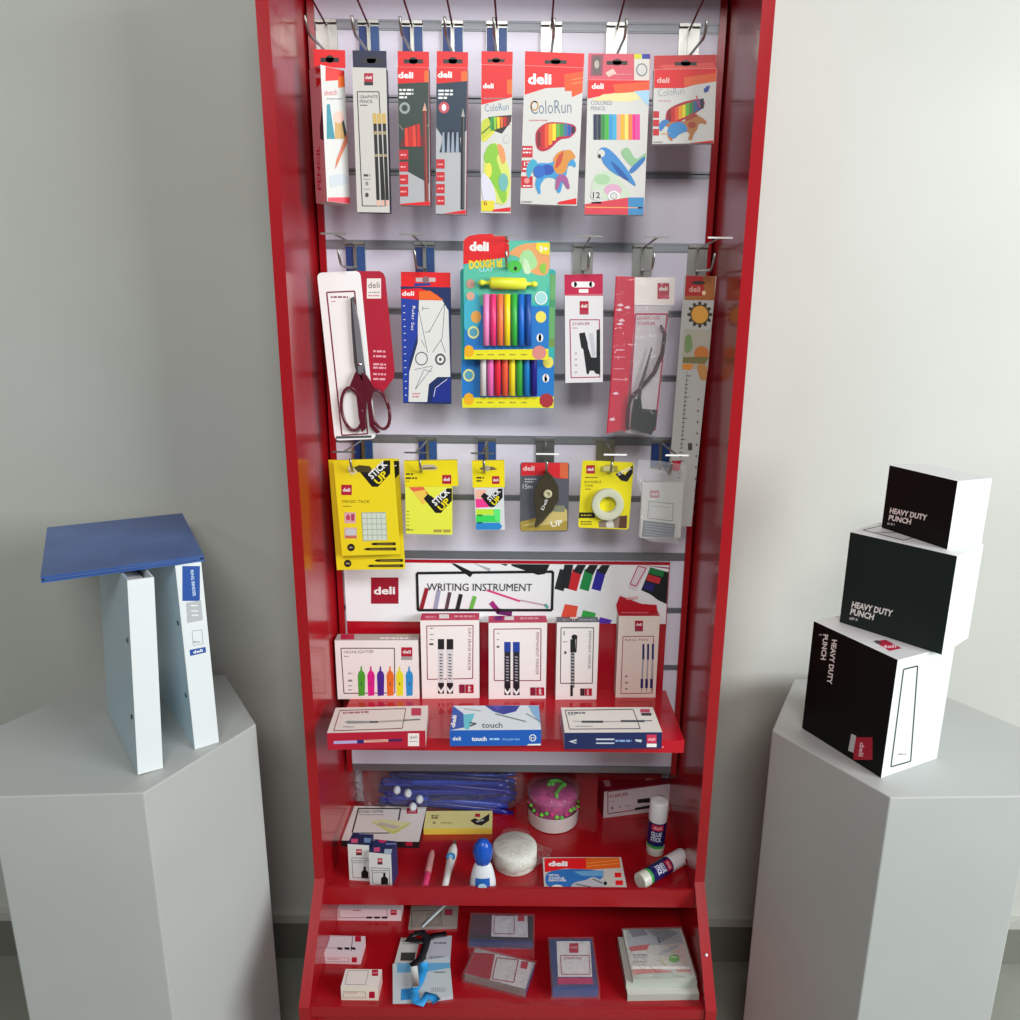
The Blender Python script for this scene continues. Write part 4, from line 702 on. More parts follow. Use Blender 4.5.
def dt(b):
    b.outline([(302, 558), (617, 553), (650, 643), (322, 645)], 4, M('2a2c38')); b.words(315, 395, 570, 8, M('585c68')); b.words(315, 350, 579, 4, GRY); b.line((340, 608), (380, 610), 4, M('a0a4a8')); b.line((378, 611), (478, 611), 10, M('3a4454')); b.line((478, 611), (560, 609), 4, M('9a9a98')); b.line((560, 608), (670, 608), 10, M('48505c')); b.line((670, 607), (705, 606), 4, M('40444c')); b.rect(650, 552, 695, 568, M('c04868')); b.rect(655, 570, 702, 583, M('40343c')); b.words(350, 430, 632, 4, GRY)
def df(b): b.poly([(318, 702), (355, 692), (355, 700), (335, 703), (358, 708), (350, 712)], M('c8ccd4')); b.line((445, 692), (530, 692), 7, M('c8ccd8')); b.line((445, 710), (530, 710), 6, M('c8ccd8')); b.words(535, 610, 699, 9, M('88a8d8')); b.poly([(625, 692), (658, 694), (655, 706), (630, 702)], M('c8ccd4')); b.rect(680, 670, 726, 710, M('d02c50')); b.lay -= 1; b.rect(680, 712, 726, 728, W_); b.text('deli', (686, 698), (720, 698), 14, M('f8c0c8'), .02)
liebox('A8', (298, 738), (748, 735), (298, 662), 0, (278, 545), M('e8e4dc'), {'f': M('1c2858'), 'l': M('b8b8c0')}, 'white and dark navy gel pen carton lying at the right end of the shelf front', dt, df)
# ================================================================== tray
ZT = Z(-1.02); GT = 'supplies in the tray'
crop('B1')
# bag of pens
pb = empty('pen_bag', Vector((onY((438*4.857-310*4.857, 200), .05).x, .053, ZT))); pb.scale = (1, 1, 1.22); tag(pb, 'clear plastic bag of dark blue pens leaning along the back of the tray', 'pen bag')
rp = random.Random(7)
for k in range(20):
    y = -.010+.010*(k % 3); z = .014+.009*(k//3)+rp.uniform(-.002, .002); xa = -.118+rp.uniform(-.012, .03); xb = .158+rp.uniform(-.014, .008); sl = rp.uniform(-.016, .016)
    s_ = MB(); s_.tube([(xa, y, z-sl), (xa+.008, y, z-sl), (xa+.010, y, z-sl), (xb-.03, y, z+sl*.6), (xb, y, z+sl)], [.003, .0048, .0056, .0056, .0035], M(('0e1c80', '142a96', '0a1660', '1c3cac')[k % 4], .22), 10); s_.build('pen', pb)
for (x, y, z) in ((-.062, -.020, .045), (-.052, -.022, .020), (-.038, -.021, .034), (-.085, -.018, .050)):
    s_ = MB(); s_.lathe([(.0055, 0), (.0075, .003), (.0075, .010), (.005, .013)], M('c4ccd4', .2), 14, (x, y, z), axis=Vector((.3, -.9, .3)).normalized()); s_.build('pen_cap', pb)
bm = bmesh.new(); bmesh.ops.create_uvsphere(bm, u_segments=60, v_segments=30, radius=1)
for v in bm.verts:
    x, y, z = v.co; sx_ = lambda q, e: math.copysign(abs(q)**e, q)
    X, Yv, Zv = sx_(x, .45)*.182, sx_(y, .8)*.022, .047+sx_(z, .55)*.046
    wv_ = .0018*math.sin(X*190+Zv*90)+.0014*math.sin(X*77-Zv*240)
    if X < -.09: Yv *= .75; wv_ *= 2.2; Zv -= (-.09-X)*.12*(1 if z > 0 else 0)
    v.co = Vector((X, Yv+wv_*(1 if abs(y) > .1 else 0), max(.0008, Zv+wv_*.6)))
me = bpy.data.meshes.new('clear_bag'); bm.to_mesh(me); bm.free(); me.polygons.foreach_set('use_smooth', [True]*len(me.polygons)); me.materials.append(clear('bag_film3', .06, 'c4c8d0', .10, 1)); q = bpy.data.objects.new('clear_bag', me); C.objects.link(q); q.parent = pb
def dt(b):
    b.line((235, 335), (205, 450), 7, BK); b.line((232, 333), (442, 333), 6, BK); b.line((440, 333), (430, 390), 7, BK); b.line((205, 452), (385, 452), 5, BK); b.text('STICKY NOTES', (238, 354), (356, 352), 11, M('3a3c40'), .02); b.words(240, 358, 363, 4, GRY); b.rect(470, 330, 522, 358, LOGO); b.text('deli', (477, 352), (514, 352), 13, M('e8a0b0'), .02)
    b.poly([(300, 400), (350, 388), (492, 405), (410, 458), (395, 455)], M('c8cc70')); b.poly([(300, 396), (350, 384), (490, 400), (405, 442)], M('dcdca8')); b.poly([(320, 410), (345, 400), (440, 420), (410, 435)], M('c0bcac'))
def df(b): b.rect(465, 490, 498, 514, LOGO)
liebox('B1', (155, 518), (530, 525), (155, 488), 0, (215, 320), M('dedbd6'), {'f': M('121418'), 'l': M('50343c'), 'r': M('201c20')}, 'white topped sticky note carton with a black front edge, behind the two ink boxes', dt, df, 'sticky_note_carton', GT, 'note box', ZT)
def dt(b): b.words(590, 625, 368, 6, M('6a6440')); b.words(590, 620, 378, 9, M('6a6440')); b.ell(603, 402, 7, 6, M('908a58')); b.words(635, 690, 403, 5, M('908a58')); b.rect(802, 358, 826, 374, LOGO); b.poly([(778, 392), (800, 380), (822, 390), (872, 358), (870, 392), (835, 415), (805, 412)], M('26221c')); b.words(808, 845, 396, 5, W_, 388)
liebox('B1', (552, 459), (884, 457), (552, 430), 0, (560, 345), M('e0d890'), {'f': M('d4bc48')}, 'pale yellow sticky note pad block in the middle of the tray', dt, lambda b: None, 'note_pad', GT, 'sticky notes', ZT)
def ink(fl, fr, h, d_, label, capc, tb, mt, sq, pic):
    crop('B1'); b = stand(fl, fr, ZT, h, d_); b.body(M('d8d8d6'), mt); b.on('front'); deli_sq(b, *sq, M('3a2430')); (x0, y0, x1, y1) = pic; b.outline([(x0, y0), (x1, y0+4), (x1+2, y1), (x0+6, y1-4)], 2.5, M('50585c')); b.words(x0+5, x1-5, y0+14, 5, GRY); b.words(x0+5, x1-15, y0+24, 4, GRY)
    xm = x0+(x1-x0)*.72; b.poly([(xm-16, y1), (xm-16, y1-32), (xm-6, y1-40), (xm-5, y1-58), (xm+5, y1-58), (xm+6, y1-40), (xm+18, y1-30), (xm+18, y1)], BK); b.on('top'); tb(b); tag(b.build('ink_carton'), label, 'ink box', 'small ink boxes in the tray'); return b
ink((192, 680), (295, 687), (185, 505), (215, 452), 'small white and navy ink box, the left of the pair', 0, lambda b: (b.ell(233, 445, 18, 9, M('3a9ad0')), b.rect(200, 480, 232, 500, M('d0507c')), b.words(240, 318, 455, 7, M('8a98c8')), b.poly([(262, 475), (298, 478), (290, 500), (262, 498)], M('7090b8'))), {'t': M('18264e'), 'r': M('1c2c58')}, (224, 530, 252, 560), (203, 572, 290, 672))
ink((292, 704), (400, 716), (290, 545), (320, 482), 'small white and navy ink box, the right of the pair', 0, lambda b: (b.ell(352, 490, 20, 10, M('c02860')), b.rect(310, 522, 340, 542, M('d0507c')), b.words(370, 425, 505, 6, M('8a98c8')), b.poly([(362, 530), (400, 530), (390, 565), (358, 556)], M('a8bcd0'))), {'t': M('1c2c58'), 'r': M('243464')}, (328, 574, 352, 605), (300, 620, 385, 703))
# pink highlighter, correction pen
def lying(name, label, cat, p, q, prof, cr='B1', zlift=.006):
    crop(cr); a = onZ(p, ZT+zlift); c = onZ(q, ZT+zlift); ax = (c-a); L = ax.length; ax.normalize(); o = empty(name, a); tag(o, label, cat, GT)
    for nm, m, pts in prof:
        s_ = MB(); s_.lathe([(r, t*L) for r, t in pts], m, 20, axis=ax); s_.build(nm, o)
    return o, ax, L
lying('highlighter_pen', 'pink highlighter with a pale body lying in the tray, left of the correction pen', 'highlighter', (553, 735), (595, 540), [('body', M('d89a98', .3), [(.006, .38), (.0062, .40), (.006, .88), (.0045, .95), (.003, 1.0)]), ('cap', M('d84070', .3), [(.0035, 0), (.0055, .02), (.0062, .05), (.0064, .42), (.0062, .425)])])
o, ax, L = lying('correction_pen', 'white correction pen with a blue oval and metal tip', 'correction pen', (650, 735), (706, 485), [('body', M('dcdcd8', .3), [(.004, 0), (.006, .02), (.0062, .25), (.0075, .5), (.0095, .68), (.0088, .78), (.0055, .86), (.0045, .88)]), ('tip', M('707478', .3, .8), [(.0042, .885), (.003, .95), (.0012, 1.0)])])
s_ = MB(); n_ = Vector((0, -.35, .94)).normalized(); s_.lathe([(.0085, 0), (.0085, .0006)], M('2c80b8', .3), 18, ax*L*.6+n_*.0085, axis=n_); s_.lathe([(.0042, 0.0007), (.0042, .0010)], M('8ac0dc', .3), 18, ax*L*.6+n_*.0085, axis=n_); s_.build('grip_badge', o.children[0])
# glue bottle
crop('B1'); a = onZ((840, 722), ZT); 
gb = empty('glue_bottle', a); tag(gb, 'white glue bottle with a blue cap standing in the tray', 'glue', GT)
def oval(prof, m, par, name, sy=.62, n=28):
    s_ = MB(); s_.lathe([(r, z) for r, z in prof], m, n); s_.v = [(x, y*sy, z) for x, y, z in s_.v]; return s_.build(name, par)
oval([(.0165, 0), (.0185, .002), (.0182, .012), (.0155, .025), (.0125, .034), (.010, .037)], M('d8dce0', .3), gb, 'body')
s_ = MB(); n = 24; pf = [(.0085, .037), (.010, .038), (.012, .044), (.0135, .052), (.0118, .062), (.007, .068), (.002, .070)]; s_.lathe(pf, M('1450b4', .25), 24); vv = []
for x, y, z in s_.v:
    a_ = math.atan2(y, x); k = 1+.05*math.cos(a_*8); vv.append((x*k, y*k*.85, z))
s_.v = vv; s_.build('cap', gb)
s_ = MB(); N = 12; v0 = []; 
for z in (.004, .022):
    for k in range(N): a_ = math.radians(-125+70*k/(N-1)); r = (.0188 if z < .01 else .0172); v0.append((r*math.cos(a_), r*.62*math.sin(a_)-.0003, z))
s_.add(v0, [(k, k+1, N+k+1, N+k) for k in range(N-1)], M('1a5cb0', .3), True); s_.build('label_panel', gb)
s_ = MB(); v0 = [(math.cos(k*math.pi/8)*.006, -.0124-.0004*abs(math.sin(k)), .012+math.sin(k*math.pi/8)*.0045) for k in range(16)]; s_.add(v0, [tuple(range(16))], M('a8c8d8')); s_.build('label_emblem', gb); gb.scale = (1.3, 1.3, 1.5)
# tape roll in bag
crop('P'); a = onZ((512, 872), ZT); a.y += .022; a.x += .002
tb_ = empty('bagged_tape_roll', (a.x+.003, a.y+.006, ZT)); tag(tb_, 'thick white tape roll wrapped in a clear bag beside the glue bottle', 'tape roll', GT)
s_ = MB(); s_.lathe([(.0405, .0005), (.042, .002), (.042, .035), (.041, .0365), (.012, .0365)], noisy('foam', 'cfd2c6', 'dcdfd4', 200, .7, .3), 44); s_.build('roll', tb_)
bm = bmesh.new(); bmesh.ops.create_uvsphere(bm, u_segments=40, v_segments=20, radius=1)
for v in bm.verts:
    x, y, z = v.co; a_ = math.atan2(y, x); k = 1+.05*math.sin(7*a_)+.03*math.sin(13*a_+z*5); v.co = Vector((x*.048*k, y*.048*k, max(.0005, .020+z*.0225+.0012*math.sin(9*a_+x*6))))
    if x > .75 and abs(y) < .5: v.co.x += (x-.75)*.10; v.co.y += .012*(x-.75)*4; v.co.z = .004+v.co.z*.4
    if y > .7: v.co.y += (y-.7)*.03; v.co.z += .01
me = bpy.data.meshes.new('clear_bag'); bm.to_mesh(me); bm.free(); me.polygons.foreach_set('use_smooth', [True]*len(me.polygons)); me.materials.append(clear('bag_film4', .03, 'e8e4e0', .10, 1)); q = bpy.data.objects.new('clear_bag', me); C.objects.link(q); q.parent = tb_
# clay tub
crop('P'); a = onZ((553, 828), ZT); tc_ = (a.x, onZ((553, 835), ZT).y+.053)
tt = empty('clay_tub', (tc_[0]+.001, tc_[1], ZT)); tag(tt, 'round clear tub of pink and green clay with a white label', 'tub', GT)
R0 = .0525; HT = 1.33
s_ = MB(); s_.lathe([(R0*.93, .0), (R0*.96, .002), (R0, .045), (R0*1.02, .047)], clear('tub_plastic', .06, 'e0d8d8', .08), 40); s_.build('tub_body', tt)
s_ = MB(); s_.lathe([(R0*.975, .0015), (R0*1.01, .026)], M('cfc8c4', .4), 40, cap=False); s_.build('paper_label', tt)
s_ = MB(); s_.lathe([(R0*1.04, .0475), (R0*1.05, .049), (R0*1.05, .056), (R0*1.02, .058), (R0*.5, .0585)], clear('lid_plastic', .07, 'e8c8d0', .08), 40); s_.build('lid', tt)
s_ = MB(); s_.lathe([(R0*.9, .003), (R0*.94, .040), (R0*.92, .0495), (R0*.3, .0535)], noisy('pink_clay', '8c2a68', 'c04888', 70, .5), 32); s_.build('pink_clay', tt)
s_ = MB(); pts = []
for k in range(16): a_ = math.radians(200-k*17); pts.append((.005+.015*math.cos(a_), .012+.013*math.sin(a_), .0545))
pts += [(.010, -.008, .0545), (.004, -.020, .054), (.006, -.030, .053)]
s_.tube(pts, .0034, M('50c040', .4), 8)
for (x, y) in ((.018, .014), (-.006, .016)): s_.tube([(x, y, .0535), (x+.008, y-.004, .0535)], .004, M('58c848', .4), 8)
for k in range(16): a_ = -math.pi*k/15; s_.lathe([(.0, -.004), (.0055, 0), (0, .004)], M(('58c040', '80d840', 'd03880')[k % 3], .4), 8, (R0*.95*math.cos(a_), R0*.95*math.sin(a_), .031+.004*math.sin(k*5)), cap=False)
s_.build('green_clay', tt)
for o_ in list(tt.children): o_.scale = (1, 1, HT)
# stapler carton
def dt(b): b.poly([(475, 187), (505, 183), (515, 213), (490, 217)], M('b88088')); b.outline([(660, 152), (740, 143), (760, 172), (680, 184)], 6, M('c8b8a8')); b.rect(680, 152, 742, 174, M('8a8478'))
def df(b):
    b.outline([(500, 240), (790, 192), (795, 300), (500, 342)], 4, M('78203c')); b.text('STAPLER', (508, 270), (595, 255), 14, M('8c2440'), .02); b.words(508, 530, 284, 4, GRY); b.poly([(637, 275), (695, 268), (695, 290), (637, 293)], BK); b.poly([(625, 315), (700, 300), (700, 312), (625, 326)], BK); b.ell(520, 315, 5, 6, TXT); b.ell(557, 310, 5, 5, GRY); b.words(580, 608, 305, 5, GRY)
crop('B2'); b = stand((478, 362), (795, 322), ZT, (478, 240), .038); b.body(M('c8bcc0'), {'t': M('7a1024'), 'l': M('6a0c1c')}); b.on('top'); dt(b); b.on('front'); df(b); tag(b.build('stapler_carton'), 'white and dark red stapler carton standing in the back right corner of the tray', 'stapler pack', GT)
# glue sticks
def gluestick(a, ax, sc_, label, rr_=None):
    o = empty('glue_stick', a); tag(o, label, 'glue stick', 'white and blue glue sticks'); s = sc_; Rr = rr_ or .0125*s
    s_ = MB(); s_.lathe([(Rr*.95, 0), (Rr, .001), (Rr, .012*s)], M('d4d4c8', .35), 28, axis=ax); s_.build('base_knob', o)
    s_ = MB(); s_.lathe([(Rr*.97, .0122*s), (Rr*.97, .0165*s)], M('3ca04c', .4), 28, axis=ax); s_.build('green_ring', o)
    s_ = MB(); s_.lathe([(Rr, .0167*s), (Rr, .052*s)], M('1a1e5c', .25), 28, axis=ax); s_.build('barrel', o)
    s_ = MB(); s_.lathe([(Rr*1.02, .0522*s), (Rr*1.03, .053*s), (Rr*1.03, .079*s), (Rr*.93, .082*s), (Rr*.5, .0822*s)], M('e6e8e8', .3), 28, axis=ax); s_.build('cap', o)
    Rm = ax.to_track_quat('Z', 'Y').to_matrix(); vw = (CP-a); vw = (vw-ax*vw.dot(ax)).normalized(); up_ = ax; side = up_.cross(vw).normalized()
    lb = MB()
    def patch(u0, u1, t0, t1, m, rr):
        N = 8; vs_ = []
        for t in (t0, t1):
            for k in range(N+1): an = (u0+(u1-u0)*k/N); vs_.append(side*math.sin(an)*rr+vw*math.cos(an)*rr+ax*t)
        lb.add(vs_, [(k, k+1, N+2+k, N+1+k) for k in range(N)], m, True)
    patch(-.6, .75, .041*s, .050*s, M('c01c40', .3), Rr*1.012)
    def ctext(t, u0, u1, t0, h, m):
        vs_, fs = glyphs(t, .03); lb.add([side*math.sin(u0+(u1-u0)*x)*Rr*1.02+vw*math.cos(u0+(u1-u0)*x)*Rr*1.02+ax*(t0+y*h) for x, y in vs_], fs, m)
    ctext('deli', -.4, .55, .0435*s, .0045*s, M('f0b0bc')); ctext('GLUE', -.6, .6, .0325*s, .0065*s, M('dfe4f4')); ctext('STICK', -.6, .6, .0245*s, .0065*s, M('dfe4f4'))
    lb.build('printed_label', o); return o
crop('B2'); a = onZ((722, 535), ZT); a.y += .012
gluestick(Vector((a.x, a.y, ZT)), Vector((.035, .01, 1)).normalized(), 1.40, 'glue stick standing upright in the tray, white cap up')
p0 = onZ((648, 655), ZT+.0135); p1 = onZ((850, 535), ZT+.0135); gluestick(p0, (p1-p0).normalized(), (p1-p0).length/.082, 'glue stick lying on its side in the front right corner of the tray', .0150)
# staple remover carton lying flat
def dt(b):
    b.poly([(205, 548), (400, 546), (400, 600), (300, 596), (208, 614)], LRED); b.text('deli', (224, 584), (314, 584), 22, WHT, .05); b.poly([(398, 546), (553, 546), (560, 592), (380, 604), (380, 596), (398, 598)], M('e0641c')); b.line((405, 572), (550, 556), 3, M('f09848')); b.line((405, 586), (552, 572), 3, M('f09848'))
    b.blob([(208, 614), (300, 596), (480, 604), (480, 640), (400, 690), (214, 690)], M('2a70b8')); b.poly([(340, 610), (480, 604), (478, 632), (380, 630)], M('68a0cc')); b.poly([(480, 604), (560, 592), (582, 690), (480, 690)], M('c8c0b8'))
    for y, t in ((632, 'METAL'), (645, 'STAPLE'), (656, 'REMOVER')): b.text(t, (226, y), (226+{'METAL': 50, 'STAPLE': 72, 'REMOVER': 82}[t], y), 9, WHT, .02)
    b.blob([(325, 680), (345, 660), (400, 650), (430, 632), (470, 650), (495, 668), (490, 685), (440, 690), (350, 690)], M('b8b8bc', .3)); b.line((350, 668), (420, 682), 4, M('303438')); b.line((430, 645), (475, 665), 4, M('303438')); b.ell(488, 665, 8, 9, BK); b.ell(265, 684, 28, 12, W_); b.rect(532, 616, 562, 638, LRED); b.rect(536, 652, 570, 674, LRED)
crop('B2'); b = stand((205, 715), (588, 715), ZT, .012, .083); b.body(M('c8c4c0'), {'f': M('c04840')}); b.on('top'); dt(b); tag(b.build('clip_carton'), 'flat red, orange and blue carton lying at the front edge of the tray', 'stationery box', GT)
# ================================================================== lower tray
ZL = Z(-1.145); GB = 'small white and red boxes in the lower tray'
def wb(fl, fr, h, d_, label, dt, df): return liebox('B3', fl, fr, h, 0, d_, M('dcc8cc'), {'t': M('d8cdd2')}, label, dt, df, 'small_carton', GB, 'small box', ZL)
def df(b): b.outline([(236, 135), (470, 133), (472, 180), (240, 184)], 3, M('904058')); b.text('PUNCH', (250, 146), (300, 145), 8, M('984458'), 0); b.words(305, 345, 147, 6, M('a85868')); b.rect(488, 140, 518, 170, LOGO); b.text('deli', (491, 158), (515, 158), 8, M('e0a0b0'), .02); [b.rect(x, 177, x+26, 187, BK) for x in (372, 410, 447)]
wb((230, 196), (540, 199), .026, .03, 'long low white and red carton lying at the back left of the lower tray', lambda b: None, df)
def dt(b): b.outline([(195, 272), (305, 272), (298, 330), (178, 330)], 2.5, M('8c7080')); b.rect(316, 272, 345, 300, LOGO); [b.poly([(x, 327), (x+22, 328), (x+25, 340), (x+1, 338)], BK) for x in (230, 265, 295)]; b.line((305, 272), (298, 345), 2.5, M('50404c'))
def df(b): b.outline([(168, 377), (285, 379), (285, 396), (170, 398)], 2, M('a86880')); b.words(180, 240, 384, 4, M('c07888')); b.rect(300, 375, 325, 400, LOGO)
wb((166, 405), (343, 410), (165, 357), (185, 268), 'middle white and red carton of the left column in the lower tray', dt, df)
def dt(b): b.outline([(282, 440), (382, 440), (366, 508), (268, 508)], 2, M('6c6468')); b.rect(398, 436, 428, 466, LOGO); b.text('deli', (402, 454), (424, 454), 8, M('e0a0b0'), .02)
def df(b): b.outline([(258, 540), (366, 544), (366, 572), (260, 572)], 2, M('88787a')); b.words(265, 330, 548, 4, M('c08088')); b.rect(384, 542, 412, 574, LOGO)
liebox('B3', (250, 583), (430, 585), (248, 520), 0, (268, 432), M('e4dccc'), {'t': M('e2dad4'), 'r': M('dcc0b8')}, 'front cream and red carton of the left column in the lower tray', dt, df, 'small_carton', GB, 'small box', ZL)
# lanyard packs
GC = 'card holder packs in the lower tray'
def flat(name, label, cat, fl, fr, h, d_, m, dt, cr='B3', mt=None, group=GC):
    return liebox(cr, fl, fr, h, 0, d_, m, mt, label, dt, lambda b: None, name, group, cat, ZL)
flat('badge_pack', 'grey badge pack with a black outlined label lying at the back under a white tag', 'badge holder', (575, 243), (812, 238), .006, .055, M('8f857e', .3), lambda b: (b.outline([(590, 150), (732, 148), (735, 228), (592, 230)], 3, M('50484a')), b.outline([(665, 165), (722, 163), (724, 218), (668, 220)], 2, M('50484a')), b.rect(752, 142, 790, 172, M('903040'))))
flat('badge_card', 'white badge card with black bar left of the black lanyard cord', 'badge holder', (505, 420), (600, 425), .004, .062, M('c4c4c0', .3), lambda b: (b.poly([(540, 352), (610, 352), (606, 392), (535, 392)], M('3c3c3c')), b.words(550, 600, 298, 4, TXT), b.words(545, 600, 310, 4, GRY)))
flat('badge_card', 'pale lilac badge card with barcode right of the black lanyard cord', 'badge holder', (658, 408), (778, 405), .004, .06, M('b8b8c4', .3), lambda b: (b.words(700, 760, 306, 6, M('404048')), [b.line((680+8*k, 368), (679+8*k, 388), 3, M('50505c')) for k in range(9)]))
o, b = flat('badge_pack', 'large pale badge pack with sky blue print at the front of the lower tray', 'badge holder', (500, 618), (792, 578), .006, .085, M('c0ccd0', .2), lambda b: (b.poly([(540, 530), (595, 525), (590, 580), (537, 585)], M('3090d0')), b.poly([(520, 405), (790, 400), (790, 425), (640, 450), (520, 450)], M('68a8d0')), b.words(700, 755, 448, 5, TXT), [b.line((690+9*k, 522), (688+9*k, 545), 3, M('8a9098')) for k in range(8)]))
def cord(pts, wd, m, name, label, cat, zz):
    P_ = [onZ(p, z) for p, z in zip(pts, zz)]; o = MB(Matrix.Translation((0, 0, 0))); vs_ = []
    for i, p in enumerate(P_):
        t = (P_[min(i+1, len(P_)-1)]-P_[max(i-1, 0)]).normalized(); s = t.cross(Vector((0, 0, 1))).normalized()*wd/2
        vs_ += [p-s, p+s, p+s+Vector((0, 0, .0012)), p-s+Vector((0, 0, .0012))]
    n = len(P_); fs = []
    for i in range(n-1):
        for k in range(4): fs.append((4*i+k, 4*i+(k+1) % 4, 4*i+4+(k+1) % 4, 4*i+4+k))
    fs += [(0, 1, 2, 3), (4*n-1, 4*n-2, 4*n-3, 4*n-4)]; o.add(vs_, fs, m, True); return o, P_
z0 = ZL+.0075
cb, P_ = cord([(600, 265), (640, 255), (668, 285), (655, 330), (635, 385), (610, 405), (590, 420)], .014, M('16171c', .5), '', '', '', [z0+.004, z0+.008, z0+.008, z0+.004, z0+.003, z0+.003, z0+.002])
lo = tag(cb.build('lanyard'), 'black lanyard cord with a white and grey tag crossing the badge packs', 'lanyard', 'lanyards in the lower tray')
s_, _ = cord([(755, 118), (700, 170), (640, 228)], .008, M('b4bcc0', .3), '', '', '', [z0+.03, z0+.022, z0+.012]); attach(s_, 'strap_tag', cb, lo)
s_, _ = cord([(600, 265), (570, 290), (640, 300), (700, 272), (760, 262)], .012, M('1a1b20', .4), '', '', '', [z0+.004, z0+.004, z0+.006, z0+.003, z0+.002]); attach(s_, 'cord_loop', cb, lo)
cb, P_ = cord([(650, 400), (648, 440), (625, 500), (600, 540), (612, 590), (640, 600), (665, 560), (700, 575), (712, 592)], .015, M('2c96d8', .4), '', '', '', [ZL+.008, ZL+.010, ZL+.013, ZL+.012, ZL+.009, ZL+.010, ZL+.012, ZL+.009, ZL+.008])
lo = tag(cb.build('lanyard'), 'sky blue lanyard ribbon curled on the large front badge pack', 'lanyard', 'lanyards in the lower tray')
s_, _ = cord([(602, 422), (608, 470), (612, 520)], .012, M('c8ccc8', .3), '', '', '', [ZL+.012, ZL+.0165, ZL+.0165]); attach(s_, 'ribbon_clip', cb, lo)
# stamp pads
GP = 'bagged stamp pads in the lower tray'
def pad(cr, fl, fr, h, d_, col, label, dt, front='1c3468'):
    o, b = liebox(cr, fl, fr, h, 0, d_, M(col, .3), {'f': M(front, .3), 'r': M('2a4070', .3)}, label, dt, lambda b: None, 'stamp_pad', GP, 'stamp pad', ZL)
    h = b.z1; d_ = b.d; s_ = MB(b.mw); N = 10; vs_ = []; bx = []
    s_.box(-.003, b.w+.003, -.004, d_+.003, h+.0012, h+.0016, clear('bag_film5', .04, 'd8dce4', .12, .8)); s_.box(-.003, b.w+.003, -.006, -.0055, .001, h+.001, clear('bag_film5')); attach(s_, 'clear_bag', b, o); return o
crop('B4'); pad('B4', (-42, 262), (207, 268), (-43, 232), (-36, 135), '2a2430', 'dark stamp pad with white label in a clear bag, at the back', lambda b: (b.poly([(-38, 128), (46, 128), (44, 215), (-42, 215)], M('4a1c30')), b.poly([(48, 130), (186, 130), (188, 225), (44, 222)], M('c8c4cc')), b.outline([(56, 140), (134, 140), (134, 212), (54, 210)], 3, M('8a3050')), b.rect(148, 137, 174, 162, LOGO)))
pad('B4', (-60, 395), (178, 458), .016, .058, 'a8a0a0', 'bagged stamp pad with a red and white label, turned at an angle in front', lambda b: (b.poly([(-40, 280), (58, 290), (35, 400), (-62, 372)], M('a01428')), b.poly([(60, 292), (210, 302), (188, 432), (38, 400)], M('c8c4c4')), b.outline([(66, 305), (150, 314), (132, 402), (48, 388)], 4, M('982040')), b.poly([(162, 318), (190, 321), (184, 350), (158, 346)], LOGO)), '8a8480')
pad('B4', (285, 460), (462, 458), (285, 420), (288, 232), '2c3c70', 'blue edged stamp pad with a magenta strip, bagged, left of the booklets', lambda b: (b.poly([(300, 240), (432, 240), (440, 380), (306, 380)], M('d8d4d4')), b.rect(350, 248, 386, 286, LOGO), b.text('deli', (354, 268), (382, 268), 9, M('e0a0b0'), .02), b.outline([(316, 296), (428, 296), (432, 370), (320, 370)], 3, M('982848')), b.text('STAMP PAD', (330, 312), (400, 312), 10, M('a03050'), 0), b.poly([(304, 384), (440, 384), (444, 408), (306, 410)], M('b8205c'))), '34508c')
# books
GK = 'plastic wrapped booklets in the lower tray'
crop('B4')
def book(fl, fr, zf, h, d_, label, dt, side):
    b = stand(fl, fr, zf, h, d_); b.body(M('c4c4bc', .35), {'l': M(side, .3), 'f': M('b4bcb0', .25)}); b.on('top'); dt(b); o = tag(b.build('booklet'), label, 'booklet', GK)
    b.on('front'); return o, b
hB = .013
o, b = book((578, 475), (858, 470), ZL, hB, .118, 'lower booklet of the plastic wrapped stack, wider than the top ones', lambda b: b.poly([(540, 230), (570, 235), (600, 400), (575, 410)], M('6a5058')), '90847c')
o, b = book((572, 424), (850, 420), ZL+hB+.0004, hB*.9, .100, 'second booklet of the plastic wrapped stack, just above the widest', lambda b: None, '98746c')
def dt(b):
    b.poly([(568, 176), (780, 174), (800, 250), (580, 262)], M('a0a4a8')); b.poly([(580, 190), (640, 180), (660, 215), (600, 225)], M('646a78')); b.poly([(650, 195), (740, 185), (780, 210), (700, 250), (690, 225)], M('7c8088')); b.line((700, 225), (706, 248), 6, M('303640')); b.poly([(585, 262), (665, 252), (655, 275), (590, 280)], M('b82c34')); b.poly([(740, 250), (800, 250), (815, 320), (790, 330)], M('d8c0b8'))
    b.words(600, 655, 295, 6, M('70747c')); b.words(600, 650, 305, 4, M('9094a0')); b.line((705, 290), (780, 258), 12, M('a8b0b8')); b.ell(762, 309, 21, 16, M('58a83c')); b.ell(762, 303, 13, 4, M('a8d890')); b.ell(728, 322, 14, 12, M('b8c488')); b.ell(728, 322, 10, 8, M('c4c4bc')); b.words(600, 650, 322, 5, GRY)
    b.poly([(596, 340), (820, 340), (825, 350), (598, 350)], W_); b.poly([(598, 352), (700, 350), (760, 362), (600, 372)], M('c87870')); b.poly([(610, 372), (760, 366), (840, 390), (720, 405), (610, 402)], M('b8c8bc')); b.poly([(770, 352), (825, 352), (830, 362), (775, 362)], M('c88878'))
o, b = book((600, 405), (845, 398), ZL+hB*1.9+.0008, .010, .108, 'top booklet of the plastic wrapped stack with a green spot on its cover', dt, 'b0a8a0')
